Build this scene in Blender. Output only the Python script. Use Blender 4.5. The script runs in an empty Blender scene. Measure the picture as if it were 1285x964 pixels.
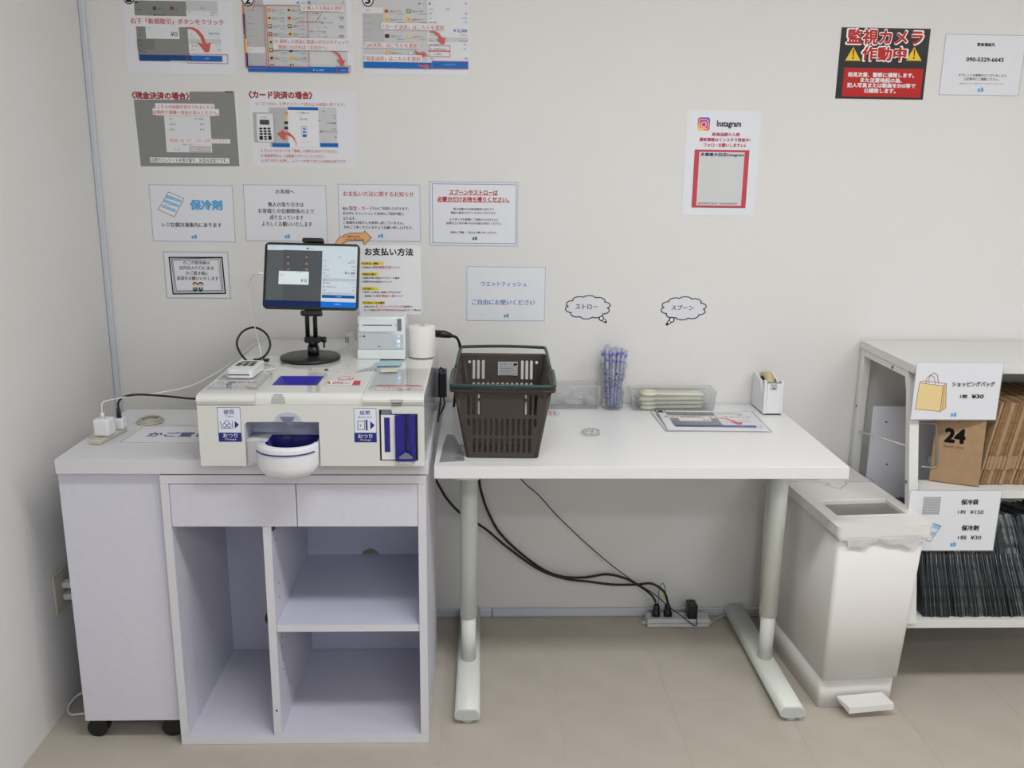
import bpy, bmesh, math, random
from mathutils import Vector, Matrix, Euler
C = bpy.context.scene.collection
PI = math.pi
R = random.Random(7)
# ------------------------------------------------------------------ camera
cd = bpy.data.cameras.new('camera'); cam = bpy.data.objects.new('camera', cd); C.objects.link(cam)
cd.sensor_fit = 'HORIZONTAL'; cd.sensor_width = 36; cd.lens = 1133.224 / 1285 * 36
cd.clip_start = .05; cd.clip_end = 50
Fv = Vector((0.03381, 0.971152, -0.236051)); Rv = Vector((0.999418, -0.031771, 0.012438)); Uv = Vector((-0.00458, 0.236334, 0.971661))
M = Matrix((Rv, Uv, -Fv)).transposed().to_4x4(); M.translation = Vector((1.0773, -2.81196, 1.49733)); cam.matrix_world = M
bpy.context.scene.camera = cam
# ------------------------------------------------------------------ world, lights, exposure
w = bpy.data.worlds.new('world'); bpy.context.scene.world = w; w.use_nodes = True
w.node_tree.nodes['Background'].inputs[0].default_value = (.85, .92, 1, 1); w.node_tree.nodes['Background'].inputs[1].default_value = .8
vs = bpy.context.scene.view_settings
bpy.context.scene.display_settings.display_device = 'sRGB'
vs.view_transform = 'Standard'; vs.look = 'None'; vs.gamma = 1; vs.use_curve_mapping = False
vs.exposure = .84
bpy.context.scene.cycles.transparent_max_bounces = 32
def area(name, loc, rot, sx, sy, power, col=(1, 1, 1)):
    l = bpy.data.lights.new(name, 'AREA'); l.shape = 'RECTANGLE'; l.size = sx; l.size_y = sy; l.energy = power; l.color = col
    o = bpy.data.objects.new(name, l); C.objects.link(o); o.location = loc; o.rotation_euler = rot; return o
XL, XR, YF, ZC = -.08, 4.4, -5.2, 2.6
area('window_daylight', (2.4, YF - .12, 1.45), (PI / 2, 0, PI), 3.0, 1.9, 60, (.90, .95, 1))
area('ceiling_panel_light', (1.5, -1.75, ZC - .035), (0, 0, 0), 1.2, .3, 12, (.98, .985, 1))
area('ceiling_panel_light', (3.4, -1.75, ZC - .035), (0, 0, 0), 1.2, .3, 9, (.98, .985, 1))
area('ceiling_panel_light', (2.2, -3.9, ZC - .035), (0, 0, 0), 1.2, .3, 13, (.98, .985, 1))
# ------------------------------------------------------------------ materials
MATS = {}
def lin(c):
    return tuple(((v / 255) / 12.92 if v / 255 <= .04045 else ((v / 255 + .055) / 1.055) ** 2.4) for v in c[:3]) + (1,)
def mat(name, col, rough=.5, metal=0, bump=None, mott=None, coat=0, spec=.5, emit=0, sub=0):
    if name in MATS: return MATS[name]
    m = bpy.data.materials.new(name); m.use_nodes = True; nt = m.node_tree; b = nt.nodes['Principled BSDF']
    b.inputs['Base Color'].default_value = lin(col); b.inputs['Roughness'].default_value = rough; b.inputs['Metallic'].default_value = metal
    b.inputs['Specular IOR Level'].default_value = spec
    if coat: b.inputs['Coat Weight'].default_value = coat; b.inputs['Coat Roughness'].default_value = .12
    if emit: b.inputs['Emission Color'].default_value = lin(col); b.inputs['Emission Strength'].default_value = emit
    tc = nt.nodes.new('ShaderNodeTexCoord')
    if mott:   # (scale, other colour, amount)
        n = nt.nodes.new('ShaderNodeTexNoise'); n.inputs['Scale'].default_value = mott[0]; n.inputs['Detail'].default_value = 5
        nt.links.new(tc.outputs['Object'], n.inputs['Vector'])
        r = nt.nodes.new('ShaderNodeValToRGB'); r.color_ramp.elements[0].position = .35; r.color_ramp.elements[1].position = .65
        r.color_ramp.elements[0].color = lin(col); r.color_ramp.elements[1].color = lin(mott[1])
        nt.links.new(n.outputs['Fac'], r.inputs['Fac']); nt.links.new(r.outputs['Color'], b.inputs['Base Color'])
    if bump:   # (scale, distance)
        n = nt.nodes.new('ShaderNodeTexNoise'); n.inputs['Scale'].default_value = bump[0]; n.inputs['Detail'].default_value = 3
        nt.links.new(tc.outputs['Object'], n.inputs['Vector'])
        bp = nt.nodes.new('ShaderNodeBump'); bp.inputs['Strength'].default_value = 1; bp.inputs['Distance'].default_value = bump[1]
        nt.links.new(n.outputs['Fac'], bp.inputs['Height']); nt.links.new(bp.outputs['Normal'], b.inputs['Normal'])
    MATS[name] = m; return m
def clear(name, col=(235, 240, 245), white=.12, rough=.08, bump=None, gloss=.55):
    if name in MATS: return MATS[name]
    m = bpy.data.materials.new(name); m.use_nodes = True; nt = m.node_tree; nt.nodes.clear(); N = nt.nodes.new; K = nt.links.new
    out = N('ShaderNodeOutputMaterial'); tr = N('ShaderNodeBsdfTransparent'); tr.inputs[0].default_value = (.995, .995, .995, 1)
    df = N('ShaderNodeBsdfDiffuse'); df.inputs[0].default_value = lin(col); tl_ = N('ShaderNodeBsdfTranslucent'); tl_.inputs[0].default_value = lin(col)
    md = N('ShaderNodeMixShader'); md.inputs[0].default_value = .4; K(df.outputs[0], md.inputs[1]); K(tl_.outputs[0], md.inputs[2])
    m1 = N('ShaderNodeMixShader'); m1.inputs[0].default_value = white; K(tr.outputs[0], m1.inputs[1]); K(md.outputs[0], m1.inputs[2])
    gl = N('ShaderNodeBsdfGlossy'); gl.inputs['Roughness'].default_value = rough
    fr = N('ShaderNodeFresnel'); fr.inputs[0].default_value = 1.45; ml = N('ShaderNodeMath'); ml.operation = 'MULTIPLY'; ml.inputs[1].default_value = gloss; K(fr.outputs[0], ml.inputs[0])
    mx = N('ShaderNodeMixShader'); K(ml.outputs[0], mx.inputs[0]); K(m1.outputs[0], mx.inputs[1]); K(gl.outputs[0], mx.inputs[2]); K(mx.outputs[0], out.inputs[0])
    if bump:
        tc = N('ShaderNodeTexCoord'); n = N('ShaderNodeTexNoise'); n.inputs['Scale'].default_value = bump[0]
        bp = N('ShaderNodeBump'); bp.inputs['Strength'].default_value = 1; bp.inputs['Distance'].default_value = bump[1]
        K(tc.outputs['Object'], n.inputs['Vector']); K(n.outputs['Fac'], bp.inputs['Height']); K(bp.outputs['Normal'], gl.inputs['Normal']); K(bp.outputs['Normal'], fr.inputs['Normal'])
    MATS[name] = m; return m
wallm = mat('wallpaper', (227, 226, 225), .9, bump=(420, .0008), mott=(3, (226, 225, 222)))
ceilm = mat('ceiling_paint', (235, 233, 228), .9)
tilem = mat('vinyl_tile', (190, 182, 171), .5, mott=(9, (184, 176, 164)), bump=(60, .0002))
grout = mat('tile_joint', (166, 158, 146), .8)
ductm = mat('grey_plastic_trim', (203, 208, 217), .45)
lav = mat('lavender_white_laminate', (214, 214, 226), .4, bump=(700, .00015), mott=(60, (211, 211, 223)))
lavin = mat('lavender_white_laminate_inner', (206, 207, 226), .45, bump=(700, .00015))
boardm = mat('grey_white_laminate', (213, 213, 218), .34)
deskm = mat('white_desk_laminate', (231, 232, 233), .3, bump=(900, .0001))
legm = mat('pale_green_white_steel', (219, 223, 216), .35)
capm = mat('grey_plastic_cap', (190, 194, 190), .5)
blackm = mat('black_plastic', (22, 22, 24), .35)
rubber = mat('black_rubber_cable', (14, 14, 15), .5)
machm = mat('cream_white_machine_plastic', (217, 218, 213), .22, coat=.3)
machtop = mat('glossy_machine_top', (222, 223, 219), .1, coat=.6)
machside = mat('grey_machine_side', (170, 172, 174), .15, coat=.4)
whitep = mat('white_plastic', (228, 229, 232), .3)
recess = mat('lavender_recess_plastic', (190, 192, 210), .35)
bluep = mat('deep_blue_plastic', (20, 14, 130), .25, coat=.3)
blued = mat('blue_stripe', (38, 34, 125), .35)
gtab = mat('slate_grey_plastic', (110, 118, 132), .4)
binm = mat('white_bin_plastic', (226, 224, 221), .42)
baskm = mat('brown_plastic', (66, 57, 52), .5, bump=(500, .0001))
greenm = mat('dark_green_plastic', (18, 58, 54), .35)
shelfm = mat('white_shelf_steel', (222, 222, 218), .4)
shelft = mat('shelf_board', (218, 218, 215), .45)
kraft = mat('kraft_paper', (166, 138, 106), .85, mott=(40, (160, 131, 98)))
kraftd = mat('kraft_paper_edge', (146, 114, 78), .85, mott=(90, (124, 94, 62)))
foil = mat('dark_insulated_film', (44, 47, 50), .42, metal=.25, bump=(90, .002), mott=(30, (66, 70, 74)))
foil2 = mat('silver_insulated_film', (132, 138, 142), .35, metal=.4, bump=(110, .002), mott=(40, (62, 66, 70)))
steel = mat('grey_steel_wire', (150, 152, 152), .3, metal=.6)
paper = mat('laminated_paper', (227, 229, 235), .3, bump=(14, .0012), coat=.35)
paper2 = mat('matt_paper', (222, 222, 228), .6)
rollm = mat('paper_roll', (232, 230, 226), .7)
printerm = mat('printer_white', (226, 232, 234), .35)
printerg = mat('printer_panel', (196, 203, 207), .4)
cream = mat('cream_plastic_spoon', (238, 240, 208), .4)
outm = mat('ivory_outlet', (196, 194, 178), .4)
tapem = mat('tan_tape', (196, 182, 142), .35)
orange = mat('orange_card', (238, 178, 120), .5)
clearp = clear('clear_acrylic', (245, 246, 250), white=.05, gloss=.4)
clearw = clear('clear_film_wrap', (255, 255, 255), white=.2, rough=.22, bump=(60, .004), gloss=.35)
clearb = clear('clear_bottle', white=.07, rough=.05)
clearl = clear('clear_laminate_film', white=.22, rough=.2, bump=(30, .002))
glassd = mat('dark_bin_window', (120, 116, 110), .2, coat=.3)
emitm = mat('lamp_diffuser', (255, 250, 240), .5, emit=2.0)
INK = dict(k=(30, 28, 30), g0=(70, 72, 72), g1=(138, 139, 137), g1b=(124, 125, 123), g2=(168, 169, 172), g3=(188, 189, 191), g3b=(180, 182, 178), g4=(203, 204, 206), g5=(211, 212, 214),
    w=(232, 232, 235), w2=(224, 225, 229), w3=(196, 198, 202), ws=(225, 227, 240), r=(204, 84, 76), r2=(206, 98, 90), r3=(188, 38, 34), r4=(186, 60, 90), r5=(204, 70, 88), dr=(92, 34, 36), pk=(232, 190, 190),
    b=(50, 98, 178), b2=(84, 140, 200), lb=(96, 170, 220), lb2=(190, 215, 240), lb3=(150, 196, 232), blue=(24, 104, 186), dblue=(26, 70, 128), nv=(28, 40, 100), nb=(38, 44, 128), nb2=(70, 84, 130),
    bl2=(150, 166, 208), bl3=(110, 128, 190), bl4=(96, 104, 140), gb=(168, 176, 182), ye=(240, 205, 90), ye2=(240, 200, 50), ye3=(236, 214, 70), **{'or': (236, 160, 80)}, or2=(206, 110, 84), br=(120, 70, 50), br2=(104, 78, 60), br3=(160, 110, 86),
    sk=(240, 200, 170), gn=(70, 130, 90), gn2=(50, 100, 84), ig=(214, 60, 110), tan=(232, 208, 152), tan2=(220, 194, 140), wg=(250, 244, 244),
    t8=(60, 62, 62), t9=(80, 84, 86))
SCR = dict(t1=(186, 198, 206), t2=(80, 86, 88), t2b=(74, 78, 82), t3=(12, 34, 76), t4=(0, 104, 196), t5=(0, 74, 150), t6=(168, 178, 188), t7=(204, 214, 216))
def ink(c):
    if c in SCR: return mat('screen_' + c, SCR[c], .25, emit=.14, spec=.3)
    return mat('ink_' + c, INK[c], .4, spec=.3)
# ------------------------------------------------------------------ mesh builder
class MB:
    def __init__(s): s.bm = bmesh.new(); s.mats = []
    def mi(s, m):
        if m not in s.mats: s.mats.append(m)
        return s.mats.index(m)
    def faces(s, vs, fs, m, smooth=False):
        bv = [s.bm.verts.new(v) for v in vs]; i = s.mi(m); out = []
        for f in fs:
            try: q = s.bm.faces.new([bv[k] for k in f])
            except ValueError: continue
            q.material_index = i; q.smooth = smooth; out.append(q)
        return bv, out
    def box(s, x0, x1, y0, y1, z0, z1, m, bev=0, seg=2, T=None):
        vs = [(x, y, z) for z in (z0, z1) for y in (y0, y1) for x in (x0, x1)]
        bv, fs = s.faces(vs, [(0, 2, 3, 1), (4, 5, 7, 6), (0, 1, 5, 4), (2, 6, 7, 3), (0, 4, 6, 2), (1, 3, 7, 5)], m)
        if T:
            for v in bv: v.co = T @ v.co
        if bev:
            es = list({e for f in fs for e in f.edges})
            r = bmesh.ops.bevel(s.bm, geom=es, offset=bev, segments=seg, profile=.5, affect='EDGES', clamp_overlap=True)
            for f in r['faces']: f.smooth = True; f.material_index = s.mi(m)
        return s
    def loft(s, rings, m, cap=True, closed=True, smooth=True):
        n = len(rings[0]); vs = [p for r in rings for p in r]; fs = []
        for i in range(len(rings) - 1):
            for j in range(n if closed else n - 1):
                a = i * n + j; b = i * n + (j + 1) % n
                fs.append((a, b, b + n, a + n))
        bv, f = s.faces(vs, fs, m, smooth)
        if cap:
            for r in (0, len(rings) - 1):
                try:
                    q = s.bm.faces.new([bv[r * n + j] for j in (range(n) if r else reversed(range(n)))]); q.material_index = s.mi(m)
                except ValueError: pass
        return s
    def tube(s, pts, r, m, n=8, cap=True):
        pts = [Vector(p) for p in pts]; rings = []; up = None
        for i, p in enumerate(pts):
            t = (pts[min(i + 1, len(pts) - 1)] - pts[max(i - 1, 0)]).normalized()
            if up is None:
                up = Vector((0, 0, 1)) if abs(t.z) < .9 else Vector((0, 1, 0))
            a = t.cross(up).normalized(); up = a.cross(t).normalized()
            rr = r[i] if isinstance(r, (list, tuple)) else r
            rings.append([p + a * math.cos(k * 2 * PI / n) * rr + up * math.sin(k * 2 * PI / n) * rr for k in range(n)])
        return s.loft(rings, m, cap)
    def cyl(s, c, r, h, m, n=24, axis='z', r2=None):
        rings = []
        for t, rr in ((0, r), (1, r if r2 is None else r2)):
            rings.append([])
            for k in range(n):
                a = k * 2 * PI / n; u, v = math.cos(a) * rr, math.sin(a) * rr
                rings[-1].append({'z': (c[0] + u, c[1] + v, c[2] + t * h), 'y': (c[0] + u, c[1] + t * h, c[2] - v), 'x': (c[0] + t * h, c[1] + u, c[2] + v)}[axis])
        return s.loft(rings, m)
    def lathe(s, c, prof, m, n=32, cap=False):
        return s.loft([[(c[0] + r * math.cos(k * 2 * PI / n), c[1] + r * math.sin(k * 2 * PI / n), c[2] + z) for k in range(n)] for r, z in prof], m, cap)
    def ball(s, c, rx, ry, rz, m, n=16):
        rings = [[(c[0] + rx * math.sin(a) * math.cos(k * 2 * PI / n), c[1] + ry * math.sin(a) * math.sin(k * 2 * PI / n), c[2] - rz * math.cos(a)) for k in range(n)] for a in [PI * (i + .001) / 10 * .9998 for i in range(11)]]
        return s.loft(rings, m, False)
    def prism(s, poly, fn, d, m, smooth=False):     # poly in 2D, fn(a,b,t) -> 3D, thickness d
        n = len(poly)
        s.loft([[fn(a, b, 0) for a, b in poly], [fn(a, b, d) for a, b in poly]], m, True, True, smooth); return s
    def plate(s, outer, holes, fn, d, m):            # flat plate with real holes, from a filled 2D curve
        cu = bpy.data.curves.new('tmp', 'CURVE'); cu.dimensions = '2D'; cu.fill_mode = 'BOTH'; cu.extrude = d / 2
        for lp in [outer] + holes:
            sp = cu.splines.new('POLY'); sp.points.add(len(lp) - 1); sp.use_cyclic_u = True
            for p, q in zip(sp.points, lp): p.co = (q[0], q[1], 0, 1)
        o = bpy.data.objects.new('tmp', cu); me = o.to_mesh()
        s.faces([fn(v.co.x, v.co.y, v.co.z + d / 2) for v in me.vertices], [tuple(p.vertices) for p in me.polygons], m)
        o.to_mesh_clear(); bpy.data.objects.remove(o); bpy.data.curves.remove(cu); return s
    def text(s, body, x0, y0, x1, y1, fn, m, bold=0, lift=False):
        cu = bpy.data.curves.new('tmp', 'FONT'); cu.body = body; cu.resolution_u = 2; cu.size = 1; cu.offset = 0
        o = bpy.data.objects.new('tmp', cu); me = o.to_mesh()
        if len(me.vertices):
            xs = [v.co.x for v in me.vertices]; ys = [v.co.y for v in me.vertices]
            a, b, c, d = min(xs), max(xs), min(ys), max(ys); sx = (x1 - x0) / max(b - a, 1e-6); sy = (y1 - y0) / max(d - c, 1e-6)
            if d - c < .3: sy = sx; y0 = (y0 + y1) / 2 - (d - c) * sy / 2
            e = .018 * bold; sh = [(0, 0)] if not bold else ([(-e, 0), (e, 0)] if bold == 1 else [(e * math.cos(k * PI / 4), e * math.sin(k * PI / 4)) for k in range(8)] + ([(0, 0)] if bold > 3 else []))
            fs = [tuple(p.vertices) for p in me.polygons]
            for i, (ex, ey) in enumerate(sh): s.faces([(fn(x0 + (v.co.x - a + ex) * sx, y0 + (v.co.y - c + ey) * sy, i * 4e-6) if lift else fn(x0 + (v.co.x - a + ex) * sx, y0 + (v.co.y - c + ey) * sy)) for v in me.vertices], fs, m)
        o.to_mesh_clear(); bpy.data.objects.remove(o); bpy.data.curves.remove(cu); return s
def root_of(o):
    while o.parent: o = o.parent
    return o
def fin(name, mb, parent=None, local=False):
    bmesh.ops.recalc_face_normals(mb.bm, faces=mb.bm.faces[:]) if len(mb.bm.faces) < 60000 else None
    me = bpy.data.meshes.new(name)
    if parent is not None and not local:
        off = root_of(parent).location
        bmesh.ops.translate(mb.bm, verts=mb.bm.verts[:], vec=-off)
    mb.bm.to_mesh(me); mb.bm.free()
    for m in mb.mats: me.materials.append(m)
    o = bpy.data.objects.new(name, me); C.objects.link(o)
    if parent is not None: o.parent = parent
    return o
def tag(o, label, cat, group=None):
    o['label'] = label; o['category'] = cat
    if group: o['group'] = group
    return o
def thing(name, label, cat, loc=(0, 0, 0), rz=0, group=None):
    o = bpy.data.objects.new(name, None); C.objects.link(o); o.location = loc; o.rotation_euler = (0, 0, rz); o.empty_display_size = .05
    return tag(o, label, cat, group)
def struct(name, mb, parent=None):
    o = fin(name, mb, parent)
    if parent is None: o['kind'] = 'structure'
    return o
def b1(*a, **k): return MB().box(*a, **k)
def copytree(o, label, loc=None, rz=None):
    c = o.copy(); C.objects.link(c); c['label'] = label
    if loc is not None: c.location = loc
    if rz is not None: c.rotation_euler = (0, 0, rz)
    for ch in o.children:
        d = ch.copy(); C.objects.link(d); d.parent = c
        for g in ch.children:
            e = g.copy(); C.objects.link(e); e.parent = d
    return c
def spl(pts, n=8):    # Catmull-Rom through points
    P = [Vector(p) for p in pts]; P = [P[0] * 2 - P[1]] + P + [P[-1] * 2 - P[-2]]; out = []
    for i in range(1, len(P) - 2):
        for k in range(n):
            t = k / n; a, b, c, d = P[i - 1], P[i], P[i + 1], P[i + 2]
            out.append(.5 * (2 * b + (c - a) * t + (2 * a - 5 * b + 4 * c - d) * t * t + (3 * b - a - 3 * c + d) * t ** 3))
    out.append(P[-2]); return out
# printed artwork: flat ink laid on a sheet, in metres on the sheet's own plane
ART={'s1': [('E',0.0611,1.9504,0.0169,0.0194,'dr'),
('E',0.0611,1.9503,0.0137,0.016,'w'),
('T','1',0.0562,1.9379,0.0657,1.9578,'k',2),
('R',0.0749,1.9019,0.2227,1.942,'g1'),
('R',0.2231,1.9165,0.3125,1.9441,'g4'),
('R',0.2217,1.904,0.3126,1.9165,'w2'),
('R',0.1278,1.9172,0.1371,1.9262,'g0'),
('R',0.1768,1.918,0.1861,1.9271,'br'),
('T','新規取引 一覧',0.1388,1.918,0.1594,1.922,'g0',0),
('T','商品選択',0.188,1.9188,0.2008,1.9228,'g0',0),
('R',0.0795,1.9343,0.0853,1.9398,'nv'),
('R',0.129,1.9016,0.1354,1.9054,'g0'),
('R',0.137,1.903,0.1635,1.9045,'g0'),
('T','店舗名',0.0799,1.9157,0.0958,1.9187,'g0',0),
('T','お会計',0.2625,1.9226,0.2747,1.9266,'b',0),
('T','合計',0.2273,1.9114,0.2336,1.9154,'k',0),
('R',0.291,1.9131,0.3117,1.9146,'g2'),
('R',0.2907,1.9086,0.3093,1.9101,'g2'),
('R',0.2904,1.904,0.3007,1.9055,'g2'),
('T','右下「新規取引」ボタンをクリック',0.0613,1.8793,0.3266,1.8949,'r',1),
('R',0.0759,1.7944,0.2275,1.8718,'g1'),
('R',0.0751,1.8087,0.1266,1.8375,'g1b'),
('R',0.1025,1.8393,0.1984,1.8718,'w2'),
('T','お預り',0.1076,1.8668,0.1188,1.8704,'g2',0),
('T','¥0',0.1733,1.8462,0.1931,1.8589,'nv',0),
('R',0.2227,1.796,0.3158,1.8738,'w2'),
('R',0.2226,1.8275,0.3163,1.8403,'g4'),
('T','¥4,700',0.2828,1.8506,0.3122,1.8593,'b',0),
('T','小計',0.2298,1.8508,0.2355,1.8544,'g0',0),
('T','お支払い方法',0.2298,1.8428,0.2442,1.8453,'g2',0),
('T','(税込)',0.3003,1.8434,0.3124,1.846,'g2',0),
('T','お会計方法',0.2294,1.8293,0.2454,1.8324,'g2',0),
('E',0.2333,1.8213,0.0024,0.0023,'g2'),
('T','現金支払',0.2394,1.8197,0.2512,1.8233,'k',0),
('T','¥4,700',0.301,1.8205,0.3139,1.8236,'g2',0),
('T','お釣り',0.23,1.8083,0.2392,1.8119,'k',0),
('T','¥0',0.3068,1.8095,0.3132,1.8131,'k',0),
('T','店名 24時間',0.0814,1.8009,0.1017,1.8045,'k',0),
('R',0.0778,1.778,0.2282,1.795,'dblue'),
('R',0.2281,1.7789,0.3176,1.7949,'blue'),
('T','✓ お会計へ',0.263,1.7848,0.2819,1.7895,'lb2',0),
('R',0.1672,1.778,0.2276,1.7798,'lb2'),
('L',[(0.2168,1.7738),(0.3332,1.7738),(0.3332,1.7987),(0.2168,1.7987)],0.0013,'r',1),
('P',[(0.2201,1.8724),(0.2382,1.8722),(0.2537,1.8654),(0.2673,1.8496),(0.2738,1.8281),(0.2874,1.8309),(0.2812,1.8052),(0.2695,1.8038),(0.2466,1.8323),(0.2638,1.8267),(0.2576,1.8457),(0.2453,1.8607),(0.2325,1.8668),(0.2232,1.8674)],'r2'),
('R',0.0832,1.8619,0.0939,1.8631,'g0'),
('R',0.0821,1.8479,0.0906,1.8492,'g0'),
('R',0.0809,1.8339,0.0915,1.8352,'g0'),
('R',0.0797,1.8199,0.0882,1.8212,'g0'),
('R',0.0785,1.8059,0.0892,1.8072,'g0')],'s2': [('R',0.3815,1.7635,0.4432,1.9567,'g3'),
('R',0.3842,1.8048,0.4474,1.8215,'w2'),
('R',0.4453,1.7676,0.5689,1.9358,'g4'),
('R',0.5693,1.7694,0.6811,1.9555,'g5'),
('E',0.3996,1.9539,0.0186,0.0224,'dr'),
('E',0.3996,1.9539,0.0154,0.019,'w'),
('T','2',0.3928,1.9389,0.4066,1.9614,'k',2),
('R',0.3975,1.92,0.4169,1.922,'g2'),
('R',0.3965,1.9023,0.4101,1.9043,'g2'),
('R',0.3955,1.8846,0.4131,1.8866,'g2'),
('R',0.3945,1.8668,0.4062,1.8689,'g2'),
('R',0.3935,1.8491,0.4131,1.8511,'g2'),
('R',0.3925,1.8312,0.4062,1.8332,'g2'),
('T','セール',0.395,1.8128,0.4058,1.8169,'k',0),
('T','ギフト・その他',0.3959,1.7958,0.4256,1.7994,'g2',0),
('T','ケース',0.3966,1.7786,0.4052,1.7817,'g2',0),
('R',0.4546,1.9173,0.4642,1.9274,'or'),
('E',0.4594,1.9224,0.0034,0.0032,'or'),
('T','冷凍シュークリーム',0.4668,1.9208,0.501,1.9248,'k',0),
('T','(1個入り)',0.4688,1.9176,0.4821,1.9201,'g0',0),
('T','¥380(税込)',0.4859,1.9134,0.5046,1.9165,'b',0),
('R',0.5111,1.9183,0.5208,1.9284,'ye'),
('E',0.5159,1.9234,0.0035,0.0033,'g0'),
('T','生クリーム大福',0.5234,1.9218,0.5576,1.9258,'k',0),
('T','(1個入り)',0.5254,1.9186,0.5388,1.9211,'g0',0),
('T','¥380(税込)',0.5426,1.9144,0.5613,1.9174,'b',0),
('R',0.4548,1.8957,0.4644,1.9058,'ye'),
('E',0.4596,1.9007,0.0035,0.0033,'g0'),
('T','生クリーム大福',0.4671,1.8991,0.5013,1.9032,'k',0),
('T','(1個入り)',0.469,1.8959,0.4824,1.8985,'g0',0),
('T','¥420(税込)',0.4862,1.8917,0.505,1.8948,'b',0),
('R',0.5115,1.8966,0.5211,1.9067,'or'),
('E',0.5163,1.9017,0.0035,0.0033,'br'),
('T','チーズケーキ',0.5238,1.9001,0.5581,1.9041,'k',0),
('T','(1個入り)',0.5258,1.8969,0.5392,1.8994,'g0',0),
('T','¥420(税込)',0.543,1.8927,0.5618,1.8957,'b',0),
('R',0.455,1.8739,0.4647,1.884,'g0'),
('E',0.4598,1.879,0.0035,0.0033,'ye'),
('T','チーズケーキ',0.4673,1.8774,0.5016,1.8814,'k',0),
('T','(1個入り)',0.4693,1.8742,0.4827,1.8767,'g0',0),
('T','¥460(税込)',0.4865,1.8699,0.5053,1.873,'b',0),
('R',0.5118,1.8749,0.5215,1.885,'g0'),
('E',0.5167,1.8799,0.0035,0.0033,'ye'),
('T','冷凍フルーツ',0.5242,1.8783,0.5585,1.8824,'k',0),
('T','(1個入り)',0.5261,1.8751,0.5396,1.8777,'g0',0),
('T','¥460(税込)',0.5434,1.8709,0.5622,1.874,'b',0),
('R',0.4553,1.8521,0.4649,1.8622,'br'),
('E',0.4601,1.8571,0.0035,0.0034,'or'),
('T','冷凍フルーツ',0.4676,1.8555,0.502,1.8596,'k',0),
('T','(1個入り)',0.4696,1.8523,0.483,1.8549,'g0',0),
('T','¥500(税込)',0.4868,1.8481,0.5056,1.8511,'b',0),
('R',0.5122,1.853,0.5219,1.8632,'ye'),
('E',0.517,1.8581,0.0035,0.0033,'br'),
('T','バウムクーヘン',0.5245,1.8565,0.5589,1.8606,'k',0),
('T','(1個入り)',0.5265,1.8533,0.54,1.8558,'g0',0),
('T','¥500(税込)',0.5438,1.849,0.5626,1.8521,'b',0),
('R',0.4555,1.8301,0.4652,1.8404,'ye'),
('E',0.4603,1.8353,0.0035,0.0033,'g0'),
('T','バウムクーヘン',0.4679,1.8336,0.5023,1.8377,'k',0),
('T','(1個入り)',0.4698,1.8304,0.4833,1.833,'g0',0),
('T','¥540(税込)',0.4871,1.8261,0.506,1.8292,'b',0),
('R',0.5125,1.8311,0.5222,1.8413,'or'),
('E',0.5174,1.8362,0.0035,0.0033,'or'),
('T','ショコラケーキ',0.5249,1.8345,0.5594,1.8386,'k',0),
('T','(1個入り)',0.5269,1.8313,0.5404,1.8339,'g0',0),
('T','¥540(税込)',0.5442,1.827,0.5631,1.8301,'b',0),
('R',0.4557,1.8081,0.4654,1.8184,'br'),
('E',0.4606,1.8133,0.0035,0.0033,'ye'),
('T','ショコラケーキ',0.4681,1.8116,0.5026,1.8157,'k',0),
('T','(1個入り)',0.4701,1.8084,0.4836,1.8109,'g0',0),
('T','¥580(税込)',0.4874,1.8041,0.5063,1.8072,'b',0),
('R',0.5129,1.809,0.5226,1.8193,'g0'),
('E',0.5177,1.8141,0.0035,0.0033,'k'),
('T','冷凍シュークリーム',0.5253,1.8125,0.5598,1.8166,'k',0),
('T','(1個入り)',0.5273,1.8093,0.5408,1.8119,'g0',0),
('T','¥580(税込)',0.5446,1.805,0.5635,1.8081,'b',0),
('R',0.456,1.786,0.4657,1.7963,'or'),
('E',0.4608,1.7912,0.0035,0.0033,'k'),
('T','冷凍シュークリーム',0.4684,1.7895,0.5029,1.7936,'k',0),
('T','(1個入り)',0.4703,1.7863,0.4839,1.7888,'g0',0),
('T','¥620(税込)',0.4877,1.7819,0.5066,1.785,'b',0),
('R',0.5132,1.7869,0.5229,1.7972,'ye'),
('E',0.5181,1.7921,0.0035,0.0034,'or'),
('T','生クリーム大福',0.5257,1.7904,0.5603,1.7945,'k',0),
('T','(1個入り)',0.5276,1.7872,0.5412,1.7898,'g0',0),
('T','¥620(税込)',0.545,1.7828,0.564,1.7859,'b',0),
('R',0.4562,1.7638,0.4659,1.7742,'k'),
('E',0.4611,1.769,0.0035,0.0033,'ye'),
('R',0.5136,1.7647,0.5233,1.7751,'k'),
('E',0.5185,1.7698,0.0035,0.0034,'ye'),
('T','チーズ大福',0.5733,1.9133,0.6017,1.9178,'k',0),
('L',[(0.575,1.8979),(0.605,1.8979),(0.605,1.9095),(0.575,1.9095)],0.0005,'g3',1),
('T','-    +',0.5803,1.902,0.6007,1.9045,'b',0),
('T','10',0.6152,1.9012,0.6227,1.9047,'b',0),
('T','¥500',0.6595,1.9038,0.6743,1.9078,'b',1),
('T','税込',0.6655,1.8993,0.6736,1.9023,'b',0),
('T','フルーツ大福ショコラ',0.5734,1.8888,0.6416,1.8934,'k',0),
('L',[(0.5751,1.8731),(0.6054,1.8731),(0.6054,1.8847),(0.5751,1.8847)],0.0005,'g3',1),
('T','-    +',0.5804,1.8771,0.6008,1.8797,'b',0),
('T','10',0.6156,1.8763,0.6231,1.8799,'b',0),
('T','¥500',0.6595,1.8789,0.6735,1.883,'b',1),
('T','税込',0.6647,1.8744,0.6728,1.8774,'b',0),
('T','冷凍シュークリーム箱',0.5735,1.8638,0.6197,1.8683,'k',0),
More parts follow.
